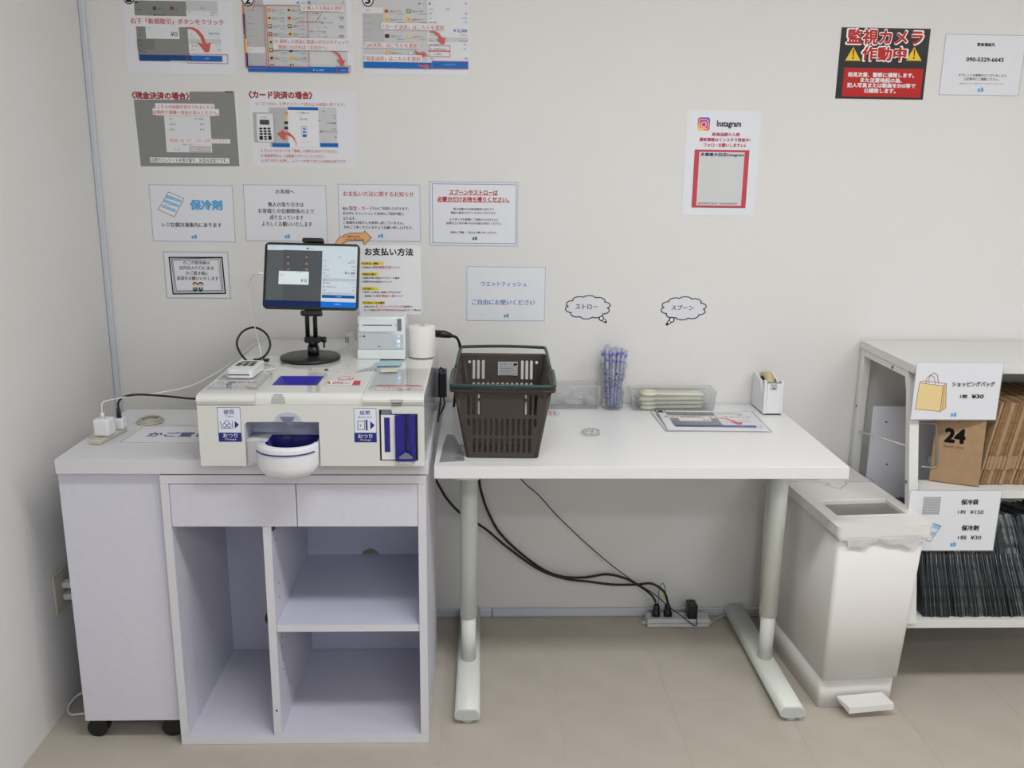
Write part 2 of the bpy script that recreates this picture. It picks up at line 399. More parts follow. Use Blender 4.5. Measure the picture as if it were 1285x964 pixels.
('L',[(0.5751,1.8481),(0.6058,1.8481),(0.6058,1.8598),(0.5751,1.8598)],0.0005,'g3',1),
('T','-    +',0.5805,1.8522,0.601,1.8547,'b',0),
('T','10',0.616,1.8514,0.6236,1.855,'b',0),
('T','¥500',0.6595,1.8539,0.6727,1.858,'b',1),
('T','税込',0.6639,1.8494,0.672,1.8524,'b',0),
('E',0.5433,1.9439,0.0032,0.0025,'b2'),
('L',[(0.5553,1.9417),(0.5622,1.9417),(0.5622,1.9467),(0.5553,1.9467)],0.0005,'b2',1),
('R',0.5729,1.9415,0.5793,1.948,'b2'),
('E',0.6737,1.9463,0.004,0.0038,'pk'),
('E',0.6737,1.9463,0.0014,0.0012,'r'),
('R',0.3845,1.911,0.3885,1.9312,'or'),
('R',0.3842,1.8554,0.3895,1.9111,'nv'),
('R',0.387,1.8427,0.3903,1.8555,'gn'),
('R',0.3861,1.8044,0.392,1.8428,'ye'),
('R',0.388,1.7658,0.392,1.8044,'nv'),
('R',0.3911,1.7526,0.6834,1.7686,'blue'),
('T','¥ 2,300',0.5792,1.7563,0.6113,1.7625,'lb2',0),
('T','お会計 ›',0.661,1.759,0.6806,1.7622,'lb2',0),
('L',[(0.3862,1.7628),(0.446,1.7628),(0.446,1.9343),(0.3862,1.9343)],0.0016,'r',1),
('L',[(0.4515,1.7671),(0.5697,1.7671),(0.5697,1.9359),(0.4515,1.9359)],0.0016,'r',1),
('R',0.5514,1.9212,0.6729,1.9376,'w'),
('T','② 購入する商品を選択',0.5555,1.9248,0.6697,1.9354,'r',1),
('L',[(0.6131,1.92),(0.5938,1.8919),(0.5364,1.8894)],0.0011,'r',0),
('L',[(0.4231,1.9468),(0.4142,1.9196)],0.0011,'r',0),
('R',0.467,1.8138,0.6882,1.8479,'w2'),
('T','③ 選択した商品に間違いがないかチェック',0.4722,1.8323,0.6857,1.8431,'r',1),
('T','間違いなければ「お会計へ」',0.4827,1.8165,0.6225,1.8273,'r',1),
('P',[(0.6314,1.8147),(0.647,1.8137),(0.6602,1.8036),(0.6673,1.7882),(0.6742,1.7896),(0.6696,1.7738),(0.6634,1.7737),(0.649,1.7905),(0.6598,1.7894),(0.6521,1.8035),(0.6415,1.811)],'r2'),
('L',[(0.6481,1.7551),(0.6883,1.7551),(0.6883,1.7722),(0.6481,1.7722)],0.0014,'r',1)],'s3': [('R',0.7292,1.9351,0.7887,1.9653,'g4'),
('R',0.7291,1.9187,0.7888,1.9351,'w2'),
('R',0.7272,1.7881,0.9154,1.9198,'g4'),
('R',0.7279,1.8424,0.7878,1.9187,'g3'),
('R',0.7877,1.8439,0.9159,1.9644,'g4'),
('R',0.9156,1.7905,1.0322,1.9591,'w2'),
('R',0.918,1.8434,1.033,1.8575,'g4'),
('E',0.7439,1.96,0.0182,0.0241,'dr'),
('E',0.7439,1.96,0.015,0.0205,'w'),
('T','3',0.7369,1.9447,0.7508,1.9678,'k',2),
('T','お会計',0.7367,1.9253,0.7479,1.9293,'k',0),
('R',0.7287,1.9104,0.755,1.9121,'g2'),
('R',0.7282,1.8919,0.7611,1.8937,'g2'),
('R',0.7278,1.8733,0.7524,1.8751,'g2'),
('R',0.7273,1.8546,0.7437,1.8564,'g2'),
('E',0.8926,1.9476,0.0038,0.0025,'b2'),
('L',[(0.9028,1.9448),(0.9101,1.9448),(0.9101,1.9508),(0.9028,1.9508)],0.0005,'b2',1),
('R',0.9192,1.9451,0.9251,1.9511,'b2'),
('E',1.028,1.9499,0.004,0.0038,'pk'),
('E',1.028,1.95,0.0014,0.0012,'r'),
('R',0.7903,1.9207,0.8032,1.9308,'or'),
('E',0.7968,1.9257,0.004,0.0033,'br'),
('T','冷凍シュークリーム',0.8065,1.9241,0.8382,1.9282,'k',0),
('T','(1個入り)',0.8077,1.9212,0.8225,1.9238,'g0',0),
('T','¥480(税込)',0.8252,1.9165,0.848,1.9196,'b',0),
('R',0.8549,1.9218,0.8678,1.9319,'gn'),
('E',0.8613,1.9268,0.004,0.0033,'ye'),
('T','生クリーム大福',0.8711,1.9253,0.9029,1.9293,'k',0),
('T','(1個入り)',0.8724,1.9224,0.8872,1.9249,'g0',0),
('T','¥480(税込)',0.8898,1.9177,0.9128,1.9207,'b',0),
('R',0.7909,1.8979,0.8039,1.908,'ye'),
('E',0.7974,1.903,0.004,0.0033,'or'),
('T','チーズケーキ',0.8071,1.9014,0.8389,1.9054,'k',0),
('T','(1個入り)',0.8084,1.8985,0.8232,1.901,'g0',0),
('T','¥480(税込)',0.8258,1.8937,0.8488,1.8968,'b',0),
('R',0.8551,1.899,0.8681,1.9091,'ye'),
('E',0.8616,1.9041,0.004,0.0033,'or'),
('T','冷凍フルーツ',0.8713,1.9025,0.9032,1.9065,'k',0),
('T','(1個入り)',0.8726,1.8995,0.8874,1.9021,'g0',0),
('T','¥480(税込)',0.8901,1.8948,0.9131,1.8979,'b',0),
('R',0.7911,1.8525,0.8041,1.8628,'br'),
('E',0.7975,1.8577,0.004,0.0033,'k'),
('T','バウムクーヘン',0.8073,1.856,0.8393,1.8601,'k',0),
('T','(1個入り)',0.8086,1.8531,0.8235,1.8557,'g0',0),
('T','¥480(税込)',0.8261,1.8483,0.8491,1.8514,'b',0),
('R',0.8549,1.8518,0.8679,1.862,'ye'),
('E',0.8615,1.8569,0.004,0.0034,'g4'),
('T','ショコラケーキ',0.8712,1.8553,0.9032,1.8594,'k',0),
('T','(1個入り)',0.8725,1.8524,0.8874,1.8549,'g0',0),
('T','¥480(税込)',0.8901,1.8476,0.9131,1.8507,'b',0),
('R',0.7923,1.8063,0.8053,1.8166,'or'),
('E',0.7988,1.8115,0.0041,0.0033,'ye'),
('T','冷凍シュークリーム',0.8086,1.8098,0.8407,1.814,'k',0),
('T','(1個入り)',0.8099,1.8069,0.8248,1.8095,'g0',0),
('T','¥480(税込)',0.8275,1.8021,0.8506,1.8052,'b',0),
('R',0.8592,1.8074,0.8722,1.8177,'g3'),
('E',0.8657,1.8125,0.0041,0.0034,'w'),
('T','生クリーム大福',0.8755,1.8109,0.9076,1.815,'k',0),
('T','(1個入り)',0.8768,1.808,0.8918,1.8105,'g0',0),
('T','¥480(税込)',0.8944,1.8031,0.9176,1.8062,'b',0),
('T','< 戻る',0.9196,1.9315,0.9326,1.9355,'b',0),
('T','お支払',0.9692,1.9321,0.9817,1.9366,'b',0),
('T','合計',0.92,1.9191,0.9287,1.9231,'k',0),
('T','点数',1.0235,1.9208,1.0308,1.9249,'b',0),
('T','小計',0.9205,1.9066,0.928,1.9102,'k',0),
('T','¥2,300',1.014,1.9081,1.0308,1.9121,'b',0),
('T','割引・値引',0.9212,1.8951,0.9415,1.8992,'k',0),
('T','¥0',1.024,1.897,1.0314,1.9005,'b',0),
('T','¥ 2,300',0.9915,1.8704,1.0308,1.8796,'b',1),
('T','お預り金額',0.9211,1.8604,0.9412,1.8635,'g0',0),
('T','(税¥170)',1.0118,1.8619,1.0314,1.865,'g0',0),
('T','支払方法',0.921,1.8447,0.9329,1.8483,'k',0),
('T','お支払い変更',1.008,1.8465,1.0322,1.8506,'r',0),
('E',0.9253,1.8361,0.0021,0.002,'g2'),
('T','現金支払い',0.9329,1.8344,0.9497,1.8385,'k',0),
('E',0.9252,1.8249,0.0021,0.002,'g2'),
('T','STORES (Coiney)',0.9328,1.8206,0.9695,1.8258,'k',0),
('T','その他支払',0.934,1.8079,0.9545,1.8125,'k',0),
('T','¥0',1.0205,1.836,1.0276,1.8396,'b',0),
('T','¥0',1.0205,1.8231,1.0276,1.8267,'b',0),
('T','お釣り',0.9222,1.7944,0.9342,1.7991,'k',0),
('T','¥0',1.0232,1.7968,1.0323,1.8015,'b',0),
('R',0.7273,1.7687,0.9269,1.7856,'blue'),
('R',0.9275,1.7703,1.0331,1.7901,'blue'),
('T','✓ チェックアウト',0.9597,1.7784,0.9967,1.7836,'lb2',0),
('L',[(0.9192,1.8191),(0.9807,1.8191),(0.9807,1.834),(0.9192,1.834)],0.0014,'r',1),
('L',[(0.919,1.8031),(0.9807,1.8031),(0.9807,1.818),(0.919,1.818)],0.0013,'r',1),
('L',[(0.9275,1.7698),(1.0336,1.7698),(1.0336,1.7901),(0.9275,1.7901)],0.0014,'r',1),
('R',0.7805,1.875,0.9671,1.8936,'w2'),
('T','「カード決済」はこちらを選択',0.7867,1.8763,0.9636,1.889,'r',1),
('R',0.7293,1.8235,0.8893,1.8389,'w2'),
('T','「QR決済」はこちらを選択',0.7301,1.8248,0.8861,1.8376,'r',1),
('R',0.7284,1.7859,0.8985,1.8061,'w2'),
('T','「現金決済」はこちらを選択',0.73,1.7882,0.8938,1.8011,'r',1),
('P',[(0.9212,1.872),(0.9332,1.8735),(0.948,1.8686),(0.9588,1.8542),(0.9678,1.8561),(0.965,1.8379),(0.9546,1.8382),(0.9417,1.8518),(0.9514,1.8507),(0.9426,1.8634),(0.9304,1.8691),(0.9217,1.8689)],'r2'),
('P',[(0.8789,1.8213),(0.885,1.8149),(0.8972,1.8105),(0.8995,1.8162),(0.9136,1.8077),(0.8999,1.801),(0.8977,1.8053),(0.8841,1.8077),(0.8783,1.8187)],'r2'),
('P',[(0.8855,1.7844),(0.8914,1.7788),(0.9064,1.777),(0.9084,1.7822),(0.9209,1.7746),(0.9099,1.7656),(0.9072,1.7713),(0.8914,1.7741),(0.8855,1.7813)],'r2')],'cash': [('P',[(0.2156,1.6942),(0.3457,1.6961),(0.3489,1.4825),(0.0566,1.4789),(0.0517,1.6695),(0.214,1.6719)],'g1'),
('T','〈現金決済の場合〉',0.0481,1.6723,0.2131,1.6913,'dr',3),
('T','〈現金決済の場合〉',0.0492,1.6731,0.2119,1.6904,'r',1),
('R',0.1129,1.6262,0.2857,1.6605,'w'),
('R',0.1043,1.6279,0.2981,1.6459,'w'),
('T','こちらの画面が表示されましたら',0.1193,1.6453,0.2827,1.6566,'r',1),
('T','自動釣り銭機へ現金を投入ください。',0.1065,1.6296,0.2945,1.6408,'r',1),
('R',0.1365,1.521,0.2707,1.6252,'w2'),
('T','合計',0.1514,1.6135,0.1607,1.6185,'k',0),
('T','¥ 2,300',0.2258,1.614,0.2514,1.6203,'k',0),
('T','お預り金',0.1503,1.5983,0.1689,1.6034,'k',0),
('T','¥ 0',0.2399,1.5992,0.2515,1.6048,'k',0),
('T','お釣り',0.1503,1.5835,0.1654,1.5886,'k',0),
('T','¥ 0',0.2389,1.5844,0.2517,1.5901,'k',0),
('R',0.1455,1.5478,0.3256,1.5604,'w'),
('T','現金投入後「完了」ボタンを押してください。',0.1467,1.5495,0.321,1.5598,'r',0),
('T','お預りください',0.1832,1.5413,0.216,1.5454,'k',0),
('T','キャンセル',0.1577,1.5269,0.1787,1.5315,'b',0),
('R',0.2056,1.5226,0.2643,1.5364,'g4'),
('T','完了',0.2303,1.5278,0.2408,1.5324,'b',0),
('L',[(0.2051,1.5226),(0.2655,1.5226),(0.2655,1.5375),(0.2051,1.5375)],0.0012,'r',1),
('R',0.0861,1.49,0.3199,1.5055,'w'),
('T','お釣りとレシートを受け取り、お会計は完了です。',0.0896,1.492,0.314,1.5041,'k',1),
('R',0.3191,1.6942,0.3422,1.697,'k')],'card': [
('T','〈カード決済の場合〉',0.3885,1.6787,0.5731,1.6987,'dr',3),
('T','〈カード決済の場合〉',0.3898,1.6797,0.5718,1.6976,'r',1),
('T','①「STORES」を押すとカード読み込み画面に移ります。',0.4068,1.6589,0.6698,1.6687,'r',0),
('R',0.444,1.5392,0.4982,1.6534,'g3'),
('R',0.5869,1.5411,0.6435,1.6554,'g4'),
('R',0.5919,1.5827,0.6447,1.5905,'g3'),
('R',0.4983,1.5428,0.5897,1.6554,'w'),
('R',0.5001,1.6466,0.5895,1.6554,'blue'),
('R',0.45,1.5399,0.5018,1.5512,'blue'),
('R',0.592,1.5417,0.6456,1.553,'blue'),
('T','カードを機器に入れる',0.5255,1.6363,0.5649,1.6415,'k',0),
('T','お支払い',0.5324,1.6292,0.541,1.6318,'k',0),
('T','¥2,300',0.5347,1.6176,0.5569,1.6239,'b',0),
('L',[(0.5387,1.577),(0.5538,1.577),(0.5538,1.601),(0.5387,1.601)],0.0011,'b2',1),
('R',0.5407,1.5697,0.5526,1.577,'blue'),
('R',0.5421,1.5906,0.5507,1.5958,'b2'),
('R',0.5417,1.5809,0.5509,1.5874,'b2'),
('T','カードを挿入してください',0.5327,1.5539,0.5637,1.5571,'g2',0),
('T','詳細',0.6026,1.6416,0.6096,1.6452,'b',0),
('T','¥ 2,300',0.6156,1.6073,0.6412,1.6136,'b',1),
('T','¥2,300',0.6306,1.6306,0.6409,1.6342,'b',0),
('T','¥0',0.6358,1.6236,0.6406,1.6267,'b',0),
('T','変更',0.6272,1.5923,0.642,1.5954,'r',0),
('T','¥0',0.6345,1.5693,0.642,1.5725,'k',0),
('T','現金',0.5919,1.5847,0.6027,1.5884,'k',0),
('T','点数',0.5893,1.6159,0.5947,1.6196,'k',0),
('R',0.4905,1.6346,0.5006,1.6418,'or'),
('R',0.4898,1.6195,0.4999,1.6268,'ye'),
('R',0.4892,1.6065,0.4993,1.6138,'k'),
('R',0.4884,1.5914,0.4987,1.5987,'k'),
('R',0.4877,1.5752,0.4979,1.5825,'or'),
('R',0.487,1.5608,0.4973,1.5682,'or'),
('R',0.4613,1.6373,0.472,1.6388,'g2'),
('R',0.4608,1.6269,0.4662,1.6284,'g2'),
('R',0.4603,1.6165,0.471,1.6181,'g2'),
('R',0.4598,1.6061,0.4641,1.6076,'g2'),
('R',0.3976,1.5531,0.4606,1.6383,'g3b'),
('P',[(0.4077,1.6349),(0.4558,1.6356),(0.4561,1.5601),(0.4518,1.5548),(0.4101,1.5542),(0.4066,1.5647)],'w2'),
('R',0.4163,1.6036,0.4442,1.6176,'g0'),
('T','STORES',0.4213,1.623,0.4384,1.6256,'k',0),
('E',0.4183,1.5922,0.0051,0.0029,'k'),
('E',0.4304,1.5923,0.0051,0.0029,'k'),
('E',0.4424,1.5925,0.0051,0.0029,'k'),
('E',0.4187,1.5846,0.0051,0.0028,'k'),
('E',0.4308,1.5848,0.0051,0.0028,'k'),
('E',0.4429,1.585,0.0051,0.0029,'k'),
('E',0.4191,1.5771,0.0051,0.0029,'k'),
('E',0.4312,1.5773,0.0051,0.0029,'k'),
('E',0.4433,1.5775,0.0051,0.0029,'k'),
('R',0.4134,1.5601,0.4236,1.5714,'k'),
('R',0.4392,1.5604,0.4489,1.5722,'k'),
('E',0.431,1.5689,0.0045,0.0026,'k'),
('E',0.4315,1.5623,0.0046,0.0026,'k'),
('P',[(0.5213,1.542),(0.5192,1.5557),(0.5104,1.5687),(0.4972,1.575),(0.4919,1.5763),(0.4884,1.5584),(0.4656,1.5785),(0.4858,1.5905),(0.4863,1.5835),(0.5029,1.5816),(0.5158,1.5687),(0.5218,1.5531)],'r2'),
('T','② クレジットカードを「端末」に読み込ませてください。',0.4136,1.525,0.6418,1.534,'r',0),
('T','③ 暗証番号もしくは画面へサインしてください。',0.4139,1.51,0.606,1.519,'r',0),
('T','④ 完了ボタンを押し、レシートが出てきたらお会計は完了です。',0.4147,1.4958,0.6696,1.5048,'r',0)],'cool': [('L',[(0.076,1.2578),(0.3234,1.2578),(0.3234,1.4253),(0.076,1.4253)],0.0014,'bl2',1),
('P',[(0.1323,1.4044),(0.1776,1.3857),(0.1448,1.3309),(0.0981,1.3517)],'w'),
('P',[(0.128,1.3966),(0.1707,1.381),(0.1664,1.3727),(0.1213,1.3883)],'lb3'),
('P',[(0.12,1.3827),(0.1628,1.3671),(0.1585,1.3588),(0.1148,1.3749)],'lb3'),
('P',[(0.1118,1.3666),(0.1524,1.3523),(0.1476,1.3439),(0.1071,1.3596)],'lb3'),
('L',[(0.1323,1.4044),(0.1776,1.3857),(0.1448,1.3309),(0.0981,1.3517)],0.0014,'g0',1),
('T','保冷剤',0.1249,1.3838,0.1434,1.3884,'b2',0),
('T','保冷剤',0.1164,1.365,0.1512,1.3687,'b2',0),
('T','保冷剤',0.1952,1.3528,0.2895,1.3814,'lb',3),
('T','レジ左側冷凍庫内にあります',0.1062,1.3003,0.2848,1.3143,'k',1),
('R',0.1921,1.2662,0.1993,1.2749,'lb'),
('R',0.2009,1.2662,0.2081,1.2758,'lb'),
('R',0.2021,1.2758,0.2061,1.2786,'lb')],'dear': [('L',[(0.357,1.2615),(0.6037,1.2615),(0.6037,1.4286),(0.357,1.4286)],0.0014,'bl2',1),
('T','お客様へ',0.4531,1.4034,0.5095,1.4162,'k',1),
('T','無人の取り引きは',0.4284,1.3642,0.5353,1.3781,'k',1),
('T','お客様との信頼関係の上で',0.3975,1.3447,0.5659,1.3587,'k',1),
('T','成り立っています',0.4311,1.3257,0.5333,1.3397,'k',1),
('T','よろしくお願いいたします',0.4066,1.3056,0.5587,1.3197,'k',1),
('R',0.4738,1.2699,0.481,1.2787,'lb'),
('R',0.4826,1.27,0.4898,1.2796,'lb'),
('R',0.4837,1.2796,0.4877,1.2824,'lb')],'kago': [('L',[(0.1196,1.2081),(0.2796,1.2096),(0.2831,1.0987),(0.1234,1.096)],0.0042,'k',1),
('L',[(0.1258,1.2034),(0.2733,1.2076),(0.2768,1.1044),(0.1305,1.1023)],0.0019,'k',1),
('L',[(0.1293,1.1997),(0.2688,1.2029),(0.2723,1.1083),(0.1346,1.1057)],0.0014,'k',1),
('T','かごの使用後は',0.1608,1.1875,0.2418,1.1989,'k',1),
('T','店内出入り口にある',0.1483,1.1711,0.2525,1.183,'k',1),
('T','かご置き場に',0.1669,1.1549,0.2349,1.1668,'k',1),
('T','返却をお願いいたします',0.1384,1.1391,0.2647,1.1511,'k',1),
('E',0.1928,1.1269,0.0081,0.0067,'br'),
('E',0.1927,1.124,0.0057,0.0049,'sk'),
('P',[(0.1856,1.1172),(0.1989,1.1173),(0.1986,1.1067),(0.1844,1.1066)],'gn2'),
('R',0.1872,1.1047,0.1957,1.1076,'k'),
('R',0.1906,1.1115,0.1934,1.1172,'w'),
('E',0.2099,1.127,0.0081,0.0067,'br'),
('E',0.2097,1.1241,0.0057,0.0048,'sk'),
('P',[(0.2026,1.1173),(0.2159,1.1174),(0.2157,1.1068),(0.2014,1.1067)],'gn2'),
('R',0.2043,1.1048,0.2128,1.1077,'k'),
('R',0.2077,1.1116,0.2105,1.1174,'w')],'pay': [('L',[(0.641,1.2641),(0.8875,1.2641),(0.8875,1.4336),(0.641,1.4336)],0.0013,'bl2',1),
('T','お支払い方法に関するお知らせ',0.6559,1.3984,0.869,1.4133,'r3',1),
('T','現在',0.6523,1.3562,0.6708,1.3653,'k',1),
('T','現金・カード',0.672,1.3553,0.7439,1.3693,'r3',1),
('T','のみご利用いただけます。',0.745,1.3579,0.8542,1.3676,'k',1),
('T','近日中にキャッシュレス決済もご利用可能と',0.6529,1.3425,0.8387,1.3517,'k',1),
('T','なります。',0.6536,1.3271,0.6918,1.3363,'k',1),
('T','ご迷惑をお掛けし大変申し訳ございません。',0.6532,1.3149,0.8383,1.3241,'k',1),
('T','予めご了承くださいますようお願い申し上げます。',0.6538,1.3009,0.8644,1.3101,'k',1),
('R',0.7584,1.2748,0.7653,1.2832,'lb'),
('R',0.7669,1.2749,0.7738,1.2841,'lb'),
('R',0.7678,1.284,0.7716,1.2867,'lb')],'spoons': [('L',[(0.9258,1.2603),(1.1805,1.2603),(1.1805,1.4381),(0.9258,1.4381)],0.0017,'bl3',1),
('T','スプーンやストローは',0.9771,1.4067,1.1237,1.4212,'r3',2),
('R',0.9771,1.4054,1.1238,1.407,'r3'),
('T','必要分だけお持ち帰りください。',0.9409,1.3858,1.158,1.4003,'r3',2),
('R',0.9409,1.3844,1.1614,1.386,'r3'),
('T','無人店舗のため商品補充にあわせて',0.989,1.3601,1.1132,1.3677,'k',1),
('T','備品も補充させていただいております。',0.9813,1.3488,1.121,1.3563,'k',1),
('T','より多くのお客様にご利用いただけるよう',0.9784,1.3287,1.1261,1.3363,'k',1),
('T','必要以上に持ち帰られる行為はお控えください。',0.9674,1.3173,1.1367,1.3249,'k',1),
('T','皆様のご理解・ご協力をお願い申し上げます。',0.9811,1.2899,1.1226,1.2965,'k',1),
('R',1.0474,1.2703,1.0538,1.2782,'bl4'),
('R',1.0553,1.2704,1.0618,1.2789,'bl4'),
('R',1.056,1.2789,1.0596,1.2814,'bl4')],'wet': [('L',[(1.0309,1.0196),(1.2746,1.0196),(1.2746,1.1881),(1.0309,1.1881)],0.0014,'bl2',1),
('T','ウエットティッシュ',1.0746,1.1273,1.216,1.1425,'b',1),
('T','ご自由にお使いください',1.0467,1.069,1.243,1.0866,'b',1),
('R',1.1463,1.0297,1.1534,1.0385,'lb'),
('R',1.155,1.0297,1.1621,1.0394,'lb'),
('R',1.1557,1.0394,1.1597,1.0422,'lb')],'arrow': [
('T','レジ操作方法は',0.6535,1.2744,0.704,1.2805,'k',1),
('T','こちらをご覧ください',0.6532,1.2658,0.7153,1.2718,'k',1)],'cam': [
('T','監視カメラ',2.1549,1.8574,2.3861,1.9011,'wg',4),
('T','監視カメラ',2.1581,1.8593,2.3829,1.8992,'r3',2),
('T','作動中',2.2041,1.8112,2.3417,1.8527,'wg',4),
('T','作動中',2.2073,1.8132,2.3385,1.8508,'r3',2),
('P',[(2.1773,1.8501),(2.2034,1.8112),(2.1565,1.8113)],'ye2'),
('P',[(2.1767,1.8428),(2.1808,1.8429),(2.1805,1.8237),(2.1778,1.8236)],'k'),
('E',2.1791,1.819,0.0028,0.0025,'k'),
('P',[(2.361,1.8531),(2.3878,1.8141),(2.3407,1.8142)],'ye2'),
('P',[(2.3605,1.8458),(2.3646,1.8459),(2.3646,1.8266),(2.3619,1.8266)],'k'),
('E',2.3633,1.8218,0.0028,0.0026,'k'),
('R',2.1559,1.7092,2.3962,1.7916,'r3'),
('T','発見次第、警察に通報します。',2.1689,1.7656,2.3696,1.7786,'w',2),
('T','また注意喚起の為、',2.2087,1.7505,2.3344,1.7635,'w',2),
('T','犯人写真または動画をSNS等で',2.1697,1.7357,2.3768,1.7487,'w',2),
('T','公開致します。',2.2221,1.7204,2.3184,1.7335,'w',2)],'phone': [('L',[(2.4529,1.7189),(2.697,1.7189),(2.697,1.8905),(2.4529,1.8905)],0.0014,'gb',1),
('T','緊急連絡先',2.551,1.8583,2.6044,1.8677,'k',2),
('T','090-5329-6643',2.5235,1.815,2.6359,1.8261,'k',2),
('T','タブレットの故障などございましたら',2.5048,1.7719,2.6516,1.7801,'k',1),
('T','上記番号にご連絡ください。',2.522,1.761,2.6299,1.7692,'k',1),
('T','(電話に出られない場合がございますのでご了承ください)',2.5108,1.7501,2.6476,1.754,'k',0),
('R',2.5696,1.7287,2.5775,1.7378,'lb'),
('R',2.5793,1.7288,2.5872,1.7388,'lb'),
('R',2.5793,1.7387,2.5837,1.7416,'lb')],'insta': [('G',1.7252,1.6041,1.7622,1.6429),
('L',[(1.732,1.6369),(1.7538,1.6372),(1.7565,1.6345),(1.7579,1.6136),(1.7555,1.6108),(1.7329,1.6105),(1.7305,1.6133),(1.7292,1.6341)],0.0018,'w',1),
('E',1.7438,1.6225,0.0087,0.0083,'w'),
('E',1.7438,1.6225,0.0066,0.0063,'ig'),
('E',1.7534,1.6317,0.0014,0.0014,'w'),
('T','Instagram',1.7839,1.6124,1.8569,1.634,'k',2),
('T','新商品続々入荷',1.7712,1.5889,1.8546,1.5994,'r4',2),
('T','最新情報はインスタで発信中！',1.7338,1.5734,1.8887,1.5839,'r4',2),
('T','フォローお願いします↓↓',1.7476,1.5573,1.8767,1.5678,'r4',2),
('R',1.7214,1.3766,1.8878,1.5483,'r5'),
('L',[(1.7214,1.3766),(1.8878,1.3766),(1.8878,1.5483),(1.7214,1.5483)],0.0011,'br2',1),
('R',1.7354,1.3831,1.8741,1.5423,'g5'),
('T','多摩唐木田店Instagram',1.7402,1.5282,1.8714,1.5402,'nv',2),
('T','@24SWEETSSHOP_TAMAKARAKIDA',1.7407,1.3848,1.8621,1.3921,'k',1)],'straw': [
('T','ストロー',1.3723,1.0581,1.4413,1.0738,'k',1)],'spoon': [
('T','スプーン',1.6762,1.0572,1.7462,1.073,'k',1)],'paycard': [
('T','お支払い方法',0.7488,1.2448,0.8832,1.2652,'k',2),
('R',0.7368,1.2175,0.8003,1.2268,'ye3'),
('T','①お支払い開始',0.7377,1.2188,0.7858,1.225,'k',2),
('R',0.7378,1.1872,0.7847,1.1966,'ye3'),
('T','②商品を選ぶ',0.7387,1.1886,0.7789,1.1948,'k',2),
('R',0.7376,1.1463,0.7849,1.1558,'ye3'),
('T','③お会計へ',0.7385,1.1476,0.7725,1.1539,'k',2),
('R',0.7379,1.106,0.8017,1.1155,'ye3'),
('T','④お支払い方法選択',0.7388,1.1073,0.8008,1.1137,'k',2),
('T','→画面右下',0.7379,1.2082,0.7733,1.2136,'k',1),
('T','【新規取引】',0.7722,1.2077,0.8167,1.2153,'r3',1),
('T','をクリック',0.8185,1.2089,0.8453,1.2143,'k',1),
('T','→画面左側の商品カテゴリーを選択',0.738,1.1787,0.8443,1.1841,'k',1),
('T','→画面中央の商品をクリック',0.7377,1.1681,0.8218,1.1735,'k',1),
('T','→選択した商品に間違いがなければ',0.738,1.1382,0.8468,1.1436,'k',1),
('T','画面右下の',0.7456,1.1273,0.7804,1.1327,'k',1),
('T','【お会計へ】',0.7806,1.1267,0.8255,1.1344,'r3',1),
('T','をクリック',0.8264,1.1279,0.8525,1.1333,'k',1),
('T','現金決済→',0.7425,1.097,0.7767,1.1025,'k',1),
('T','【✓チェックアウト】',0.7776,1.0967,0.8475,1.104,'r3',1),
('T','→現金投入',0.8484,1.0978,0.8804,1.1033,'k',1),
('T','カード決済→',0.7418,1.087,0.7801,1.0925,'k',1),
('T','【STORES(Coiney)】',0.7806,1.0867,0.859,1.094,'r3',1),
('T','→カード読込み',0.8599,1.0879,0.9029,1.0934,'k',1)],'bagsign': [('P',[(2.2999,0.9199),(2.3678,0.9108),(2.3687,0.8367),(2.2964,0.8438)],'tan'),
('P',[(2.3678,0.9108),(2.3762,0.9177),(2.3835,0.8476),(2.3687,0.8367)],'tan2'),
('L',[(2.2999,0.9199),(2.3678,0.9108),(2.3687,0.8367),(2.2964,0.8438)],0.0013,'br',1),
('L',[(2.2999,0.9199),(2.309,0.9251),(2.3762,0.9177),(2.3835,0.8476),(2.3687,0.8367)],0.0013,'br',0),
('L',[(2.3678,0.9108),(2.3762,0.9177)],0.0013,'br',0),
('L',[(2.3717,0.9134),(2.3743,0.8432)],0.0008,'br',0),
('L',[(2.3171,0.9175),(2.3194,0.9333),(2.328,0.9418),(2.3384,0.9363),(2.3451,0.9163)],0.0017,'br3',0),
('L',[(2.3243,0.9205),(2.327,0.9397),(2.3377,0.9483),(2.3478,0.9419),(2.3533,0.9185)],0.0017,'br3',0),
('T','ショッピングバッグ',2.3934,0.9095,2.5136,0.9232,'k',2),
('T','1枚',2.4204,0.8754,2.4412,0.8866,'k',2),
('T','¥30',2.4531,0.8756,2.4871,0.8868,'k',2),
('R',2.4002,0.8223,2.4075,0.8314,'lb'),
('R',2.4091,0.8223,2.4164,0.8322,'lb'),
('R',2.4091,0.8322,2.4131,0.8351,'lb')],'coldsign': [('R',2.3239,0.5504,2.3733,0.6026,'g2'),
('R',2.3213,0.5966,2.3705,0.6001,'g3'),
('R',2.3222,0.5887,2.369,0.5922,'g3'),
('R',2.3232,0.5808,2.3725,0.5843,'g3'),
('R',2.3242,0.5728,2.371,0.5763,'g3'),
('R',2.3251,0.5649,2.3745,0.5684,'g3'),
('R',2.3261,0.5569,2.373,0.5604,'g3'),
('T','保冷袋',2.4327,0.5793,2.4811,0.5952,'k',2),
('T','1枚',2.427,0.5519,2.4504,0.5639,'k',1),
('T','¥150',2.4623,0.5514,2.5005,0.5634,'k',1),
('T','保冷剤',2.4439,0.5012,2.4928,0.5173,'k',2),
('T','1個',2.4372,0.4739,2.4603,0.4861,'k',1),
('T','¥30',2.4737,0.4739,2.5045,0.486,'k',1),
('R',2.4176,0.453,2.4249,0.4625,'lb'),
('R',2.4265,0.453,2.4339,0.4634,'lb'),
('R',2.4264,0.4634,2.4305,0.4664,'lb'),
